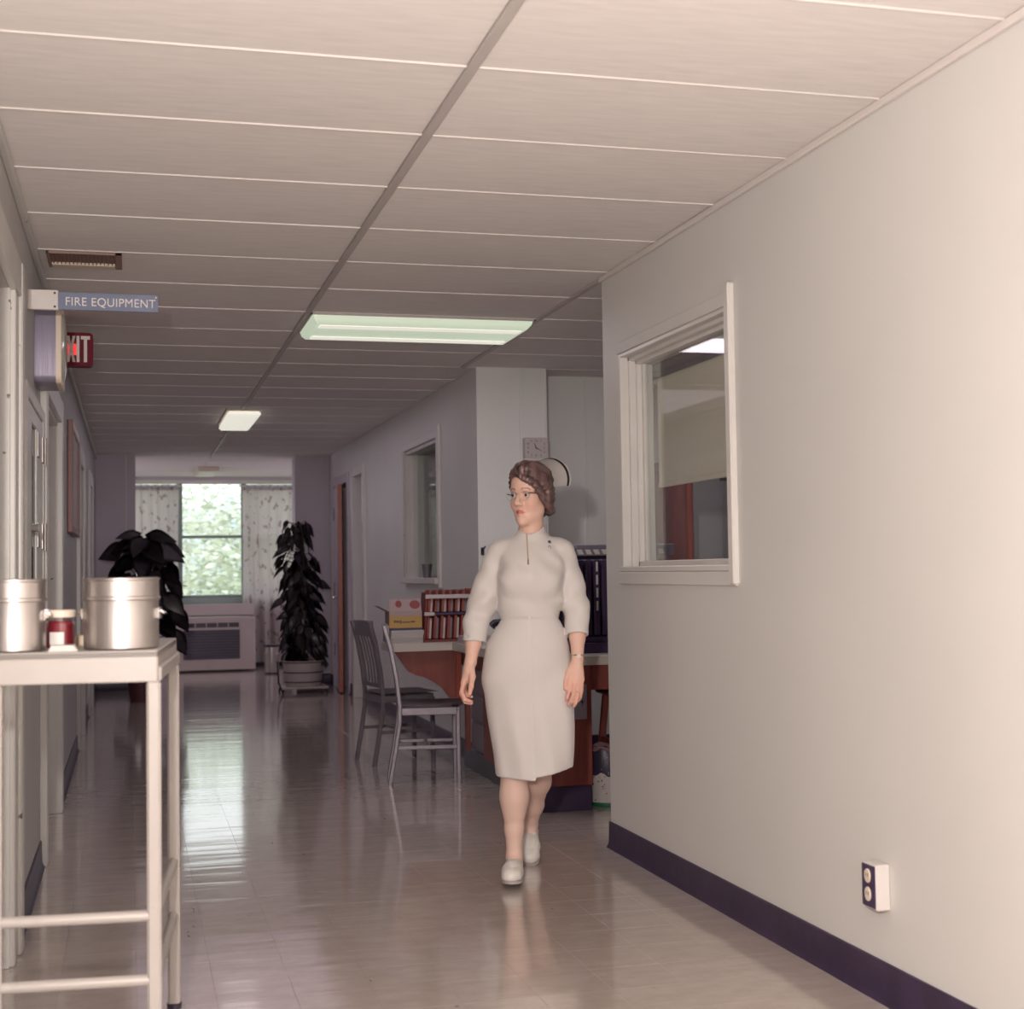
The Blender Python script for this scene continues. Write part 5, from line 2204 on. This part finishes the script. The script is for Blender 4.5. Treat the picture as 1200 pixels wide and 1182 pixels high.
bm = B()
for sgn in (-1, 1):
    ring(bm, hd(sgn * .0315, .0955, -.006), Hs, Hu, .0235, .0205, .0010)
tube(bm, [hd(-.009, .0965, .000), hd(0, .0985, .004), hd(.009, .0965, .000)], .0012, 6)
sp = obj('spectacles', bm, M_spec_frame, NURSE)
for sgn in (-1, 1):
    bm = B()
    c = hd(sgn * .0315, .0955, -.006)
    vs = [bm.verts.new(Vector(c) + Vector(Hs) * (.0228 * math.cos(t_)) + Vector(Hu) * (.0198 * math.sin(t_) * (1.0 if math.sin(t_) < 0 else .82))) for t_ in [2 * PI * k / 24 for k in range(24)]]
    bm.faces.new(vs)
    obj('lens', bm, M_glass2, sp)
    bm = B()
    tube(bm, [hd(sgn * .054, .095, .004), hd(sgn * .064, .080, .004), hd(sgn * .076, .040, .003), hd(sgn * .081, .0, .0)], [.0026, .0024, .0020, .0016], 8)
    obj('temple', bm, M_spec_arm, sp)

# ---- the dress: one shell, hollow at hem, cuffs and collar
d_ = Field((-.30, -.22, .38), (.34, .24, 1.50), .0050)


def ringstack(F, rings, k):
    """stack of elliptical sections (z, cx, cy, hx, hy)"""
    rings = sorted(rings)
    zs = np.array([r[0] for r in rings])
    sl, (X, Y, Z) = F.sub((F.lo[0], F.lo[1], zs[0] - .02), (F.lo[0] + F.n[0] * F.h, F.lo[1] + F.n[1] * F.h, zs[-1] + .02), .02)
    z1 = Z[0, 0]
    A = np.array(rings)
    # smooth interpolation of the sections
    def ip(col):
        zz = np.linspace(zs[0], zs[-1], 200)
        v = np.interp(zz, zs, A[:, col])
        ker = np.exp(-np.linspace(-2, 2, 13) ** 2)
        ker /= ker.sum()
        v2 = np.convolve(np.pad(v, 6, mode='edge'), ker, 'valid')
        return np.interp(z1, zz, v2)[None, None, :]
    cx, cy, hx, hy = ip(1), ip(2), ip(3), ip(4)
    e = 2.35
    q = (np.abs((X - cx) / hx) ** e + np.abs((Y - cy) / hy) ** e) ** (1 / e)
    d = (q - 1) * np.minimum(hx, hy)
    d = np.maximum(d, np.maximum(zs[0] - Z, Z - zs[-1]))
    return d.astype(np.float32), sl


SK = [(.395, .043, .006, .153, .136), (.50, .042, .004, .160, .136), (.62, .036, .002, .174, .130), (.72, .028, .002, .182, .122), (.80, .024, .0, .186, .120),
      (.88, .022, .0, .182, .116), (.95, .022, .002, .170, .108), (1.01, .030, .004, .141, .097), (1.055, .036, .005, .1225, .090), (1.10, .037, .003, .126, .096),
      (1.17, .038, -.004, .137, .112), (1.23, .040, -.008, .142, .118), (1.29, .042, -.002, .140, .106), (1.335, .043, .006, .120, .088), (1.37, .044, .012, .080, .070), (1.40, .045, .014, .062, .062)]
d, sl = ringstack(d_, SK, .02)
d_.add(d, sl, 0)
d_.ell((-.020, -.085, 1.215), (.055, .040, .055), .035)
d_.ell((.098, -.085, 1.215), (.055, .040, .055), .035)
# sleeves, full above the elbow and caught in at a cuff
s_ = Field((-.30, -.22, .38), (.34, .24, 1.50), .0050)
d_.cone((-.055, .012, 1.335), (.145, .012, 1.335), .052, .052, .03)
s_.chain([(-.085, .012, 1.325), (-.128, .02, 1.215), (-.168, .028, 1.105), (-.188, .010, 1.03), (-.198, -.006, .955)], [.055, .057, .060, .050, .041], .015)
s_.chain([(.168, .012, 1.325), (.200, .02, 1.215), (.222, .018, 1.115), (.226, -.002, 1.04), (.2265, -.020, .975)], [.055, .056, .057, .048, .041], .015)
# turned cuffs
s_.cone((-.190, .004, .995), (-.199, -.006, .950), .0480, .0465, .004)
s_.cone((.2265, -.010, 1.015), (.2265, -.022, .975), .0480, .0465, .004)
sl, (X, Y, Z) = s_.sub(s_.lo, s_.lo + s_.n * s_.h, 0)
for p, q in (((-.197, -.005, .975), (-.202, -.012, .90)), ((.2265, -.015, .995), (.2255, -.041, .92))):
    p, q = np.array(p), np.array(q)
    v = (q - p) / np.linalg.norm(q - p)
    t_ = (X - p[0]) * v[0] + (Y - p[1]) * v[1] + (Z - p[2]) * v[2]
    rad = np.sqrt(np.maximum(0, (X - p[0] - t_ * v[0]) ** 2 + (Y - p[1] - t_ * v[1]) ** 2 + (Z - p[2] - t_ * v[2]) ** 2))
    side = (X * p[0] > 0) & (Z < 1.02)
    s_.f = np.where(side, np.maximum(s_.f, t_ - .012), s_.f)
    s_.f = np.where(side, np.maximum(s_.f, -np.maximum(rad - .0360, -.014 - t_)), s_.f).astype(np.float32)
d_.add(s_.f, (slice(None),) * 3, .012)
# stand-up collar
d_.cone((.045, .016, 1.385), (.046, .012, 1.425), .066, .058, .012)
sl, (X, Y, Z) = d_.sub(d_.lo, d_.lo + d_.n * d_.h, 0)
f = d_.f
# slack folds: soft diagonal creases at waist, elbows and hips
crs = 2.2 * (.0032 * np.sin((Z * 46 + X * 22 + Y * 14)) * np.exp(-((Z - 1.09) / .055) ** 2)
       + .0026 * np.sin(Z * 60 - X * 40) * np.exp(-((Z - 1.13) / .07) ** 2) * np.clip((np.abs(X - .03) - .11) / .04, 0, 1)
       + .0022 * np.sin(X * 58 + Z * 10) * np.clip((.85 - Z) / .4, 0, 1)
       + .0018 * np.sin(X * 34 - Z * 26) * np.exp(-((Z - .82) / .09) ** 2)
       + .0016 * np.sin(X * 60 + Z * 40) * np.exp(-((Z - 1.27) / .06) ** 2))
f += crs.astype(np.float32)
# front placket edge and waist seam as fine grooves
front = Y < -.02
f += np.where(front & (Z < 1.06), .0022 * np.exp(-((X - .034 - .04 * np.clip(1.06 - Z, 0, 1) * .4) / .0045) ** 2), 0).astype(np.float32)
f += (.0024 * np.exp(-((Z - 1.052) / .005) ** 2) * (np.abs(X - .036) < .13)).astype(np.float32)
# belt-like waistband
f -= (.0020 * np.exp(-((Z - 1.068) / .008) ** 2) * (np.abs(X - .036) < .128)).astype(np.float32)
# cuts: hem (lower on her right side of the slit), cuffs, collar mouth
hem = .420 + .030 * np.clip((X - .05) / .14, 0, 1) - .012 * np.clip((.05 - X) / .15, 0, 1) * 0
hem = np.where(X < .048, .408 + .012 * np.clip((.05 - X) / .16, 0, 1), .420 + .028 * np.clip((X - .05) / .14, 0, 1))
f[:] = np.maximum(f, np.where(Z < .7, hem - Z, -1))
n1 = np.array([.15, .15, 1.0])
inner = (f + .0125).astype(np.float32)
f[:] = np.where(Z < .72, np.maximum(f, -np.maximum(inner, Z - .70)), f)
# slit below the knee in front
slit = .0 * X + 1 if True else np.maximum(np.maximum(np.abs(X - .050) - .0012, Z - .455), Y + .02)
f[:] = np.maximum(f, -slit)
# collar mouth: open V at the throat, inside hollow
mouth = np.maximum(np.sqrt((X - .045) ** 2 + (Y - .013) ** 2) - .0535, 1.372 - Z)
f[:] = np.maximum(f, -mouth)
topc = 1.452 - .055 * np.clip((.07 - Y) / .12, 0, 1) + .25 * np.abs(X - .032) * (Y < 0)
nk = np.sqrt((X - .045) ** 2 + (Y - .013) ** 2)
f[:] = np.where(nk < .085, np.maximum(f, Z - np.minimum(topc, 1.455)), f)
d_.f = f
me, V = d_.mesh('dress')
dress = part('dress', me, M_dress)

dm = None


def front_y(x, z, F=d_):
    """y of the front face of the dress at x, z"""
    i = int(round((x - F.lo[0]) / F.h))
    k = int(round((z - F.lo[2]) / F.h))
    colm = F.f[i, :, k]
    j = np.argmax(colm < 0)
    if colm[j] >= 0:
        return -.1
    t_ = colm[j - 1] / (colm[j - 1] - colm[j])
    return F.lo[1] + F.h * (j - 1 + t_)


bm = B()
bar(bm, [(.026 + .004 * k / 8, front_y(.026 + .004 * k / 8, 1.400 - .104 * k / 8) - .0012, 1.400 - .104 * k / 8) for k in range(9)], .0058, .003, up=(0, 1, 0))
obj('zip', bm, M_zip, dress)
bm = B()
tube(bm, [(.0305, front_y(.0305, 1.288) - .003, 1.296), (.0305, front_y(.0305, 1.275) - .004, 1.275)], [.003, .004], 8)
obj('zip_pull', bm, M_gold, dress)
for z in (1.262, 1.06):
    bm = B()
    lathe(bm, [(0, .002), (.005, .0015), (.0055, 0)], seg=14)
    place(bm, basis((.0315, front_y(.0315, z) - .0008, z), (1, 0, 0), (0, 0, 1), (0, -1, 0)))
    obj('button', bm, M_cap, dress)
bm = B()
lathe(bm, [(0, .003), (.006, .0024), (.0075, 0)], seg=16)
place(bm, basis((.118, front_y(.118, 1.366) - .001, 1.366), (1, 0, 0), (0, .3, .95), (0, -.95, .3)))
obj('pin', bm, M_navy, dress)
bm = B()
tube(bm, [(.118 + .0055 * math.cos(t_), front_y(.118, 1.343) - .003, 1.342 + .0085 * math.sin(t_)) for t_ in [2 * PI * k / 14 for k in range(15)]], .0014, 6, caps=False)
obj('pin', bm, M_grey_al, dress)

# ---- wristwatch and ring
wc, wd = Vector((.2253, -.048, .902)), Vector((0, -.15, -1)).normalized()
xx, yy = Vector((1, 0, 0)), wd.cross(Vector((1, 0, 0))).normalized()
bm = B()
tube(bm, [wc + xx * (.0262 * math.cos(t_)) + yy * (.0262 * math.sin(t_)) for t_ in [2 * PI * k / 26 for k in range(27)]], .0022, 6, caps=False, sq=(1, 1.2))
wt = obj('wristwatch', bm, M_gold, NURSE)
bm = B()
lathe(bm, [(0, .005), (.0075, .0048), (.009, .003), (.009, 0)], seg=20)
place(bm, basis(wc + Vector((.004, -.0255, .0)), (1, 0, 0), (0, 0, 1), (0, -1, 0)))
obj('dial', bm, M_cap, wt)
bm = B()
tube(bm, [Vector((.2225, -.097, .757)) + Vector((1, 0, 0)) * (.0100 * math.cos(t_)) + Vector((0, .92, -.35)) * (.0100 * math.sin(t_)) for t_ in [2 * PI * k / 18 for k in range(19)]], .0016, 6, caps=False)
obj('ring', bm, M_chrome, NURSE)


# ---- shoes
def shoe(M):
    F = Field((-.06, -.27, -.02), (.06, .06, .13), .0036)
    # heel at y=0, toe at y=-.235
    F.cone((0, .0, .040), (0, -.02, .045), .030, .030, .01)
    F.cone((0, -.03, .040), (0, -.13, .034), .031, .039, .02)
    F.cone((-.002, -.13, .032), (-.004, -.195, .026), .040, .030, .02)
    F.cone((-.012, -.18, .026), (.012, -.18, .026), .028, .026, .02)
    F.cone((0, -.035, .06), (0, -.15, .040), .030, .026, .02)
    sl, (X, Y, Z) = F.sub(F.lo, F.lo + F.n * F.h, 0)
    f = F.f
    # opening for the foot
    op = np.sqrt((X / .026) ** 2 + ((Y + .022) / .050) ** 2) - 1
    f[:] = np.maximum(f, -np.maximum(op * .026, .058 + .10 * np.clip(-(Y + .04), 0, 1) - Z))
    f[:] = np.maximum(f, Z - (.078 + .0 * Y))
    # moccasin seam round the toe
    sm = np.sqrt(X ** 2 + ((Y + .135) * .55) ** 2)
    f += (.0016 * np.exp(-((sm - .026) / .0035) ** 2) * (Z > .035)).astype(np.float32)
    f[:] = np.maximum(f, .013 - Z)
    F.f = f
    me, V = F.mesh('shoe')
    me.transform(M)
    o = part('shoe', me, M_shoe)
    bm = B()
    out = [(.031 * math.cos(t_), .0 + .031 * math.sin(t_)) for t_ in [PI * k / 8 for k in range(9)]]
    out += [(-.030, -.06), (-.037, -.12), (-.043, -.165), (-.035, -.205), (-.018, -.224), (.0, -.229), (.018, -.224), (.034, -.205), (.042, -.165), (.036, -.12), (.031, -.06)]
    prism(bm, out, 'z', .002, .015)
    box(bm, -.029, .029, -.05, .026, -.010, .003, .004)
    obj('sole', place(bm, M), M_shoe if False else M_sole, o)
    return o


shoe(Matrix.Translation((-.043, .012, .010)) @ Matrix.Rotation(math.radians(-3), 4, 'Z') @ Matrix.Rotation(math.radians(-2), 4, 'X') @ Matrix.Rotation(math.radians(0), 4, 'Y'))
shoe(Matrix.Translation((.024, .445, .082)) @ Matrix.Rotation(math.radians(22), 4, 'X'))
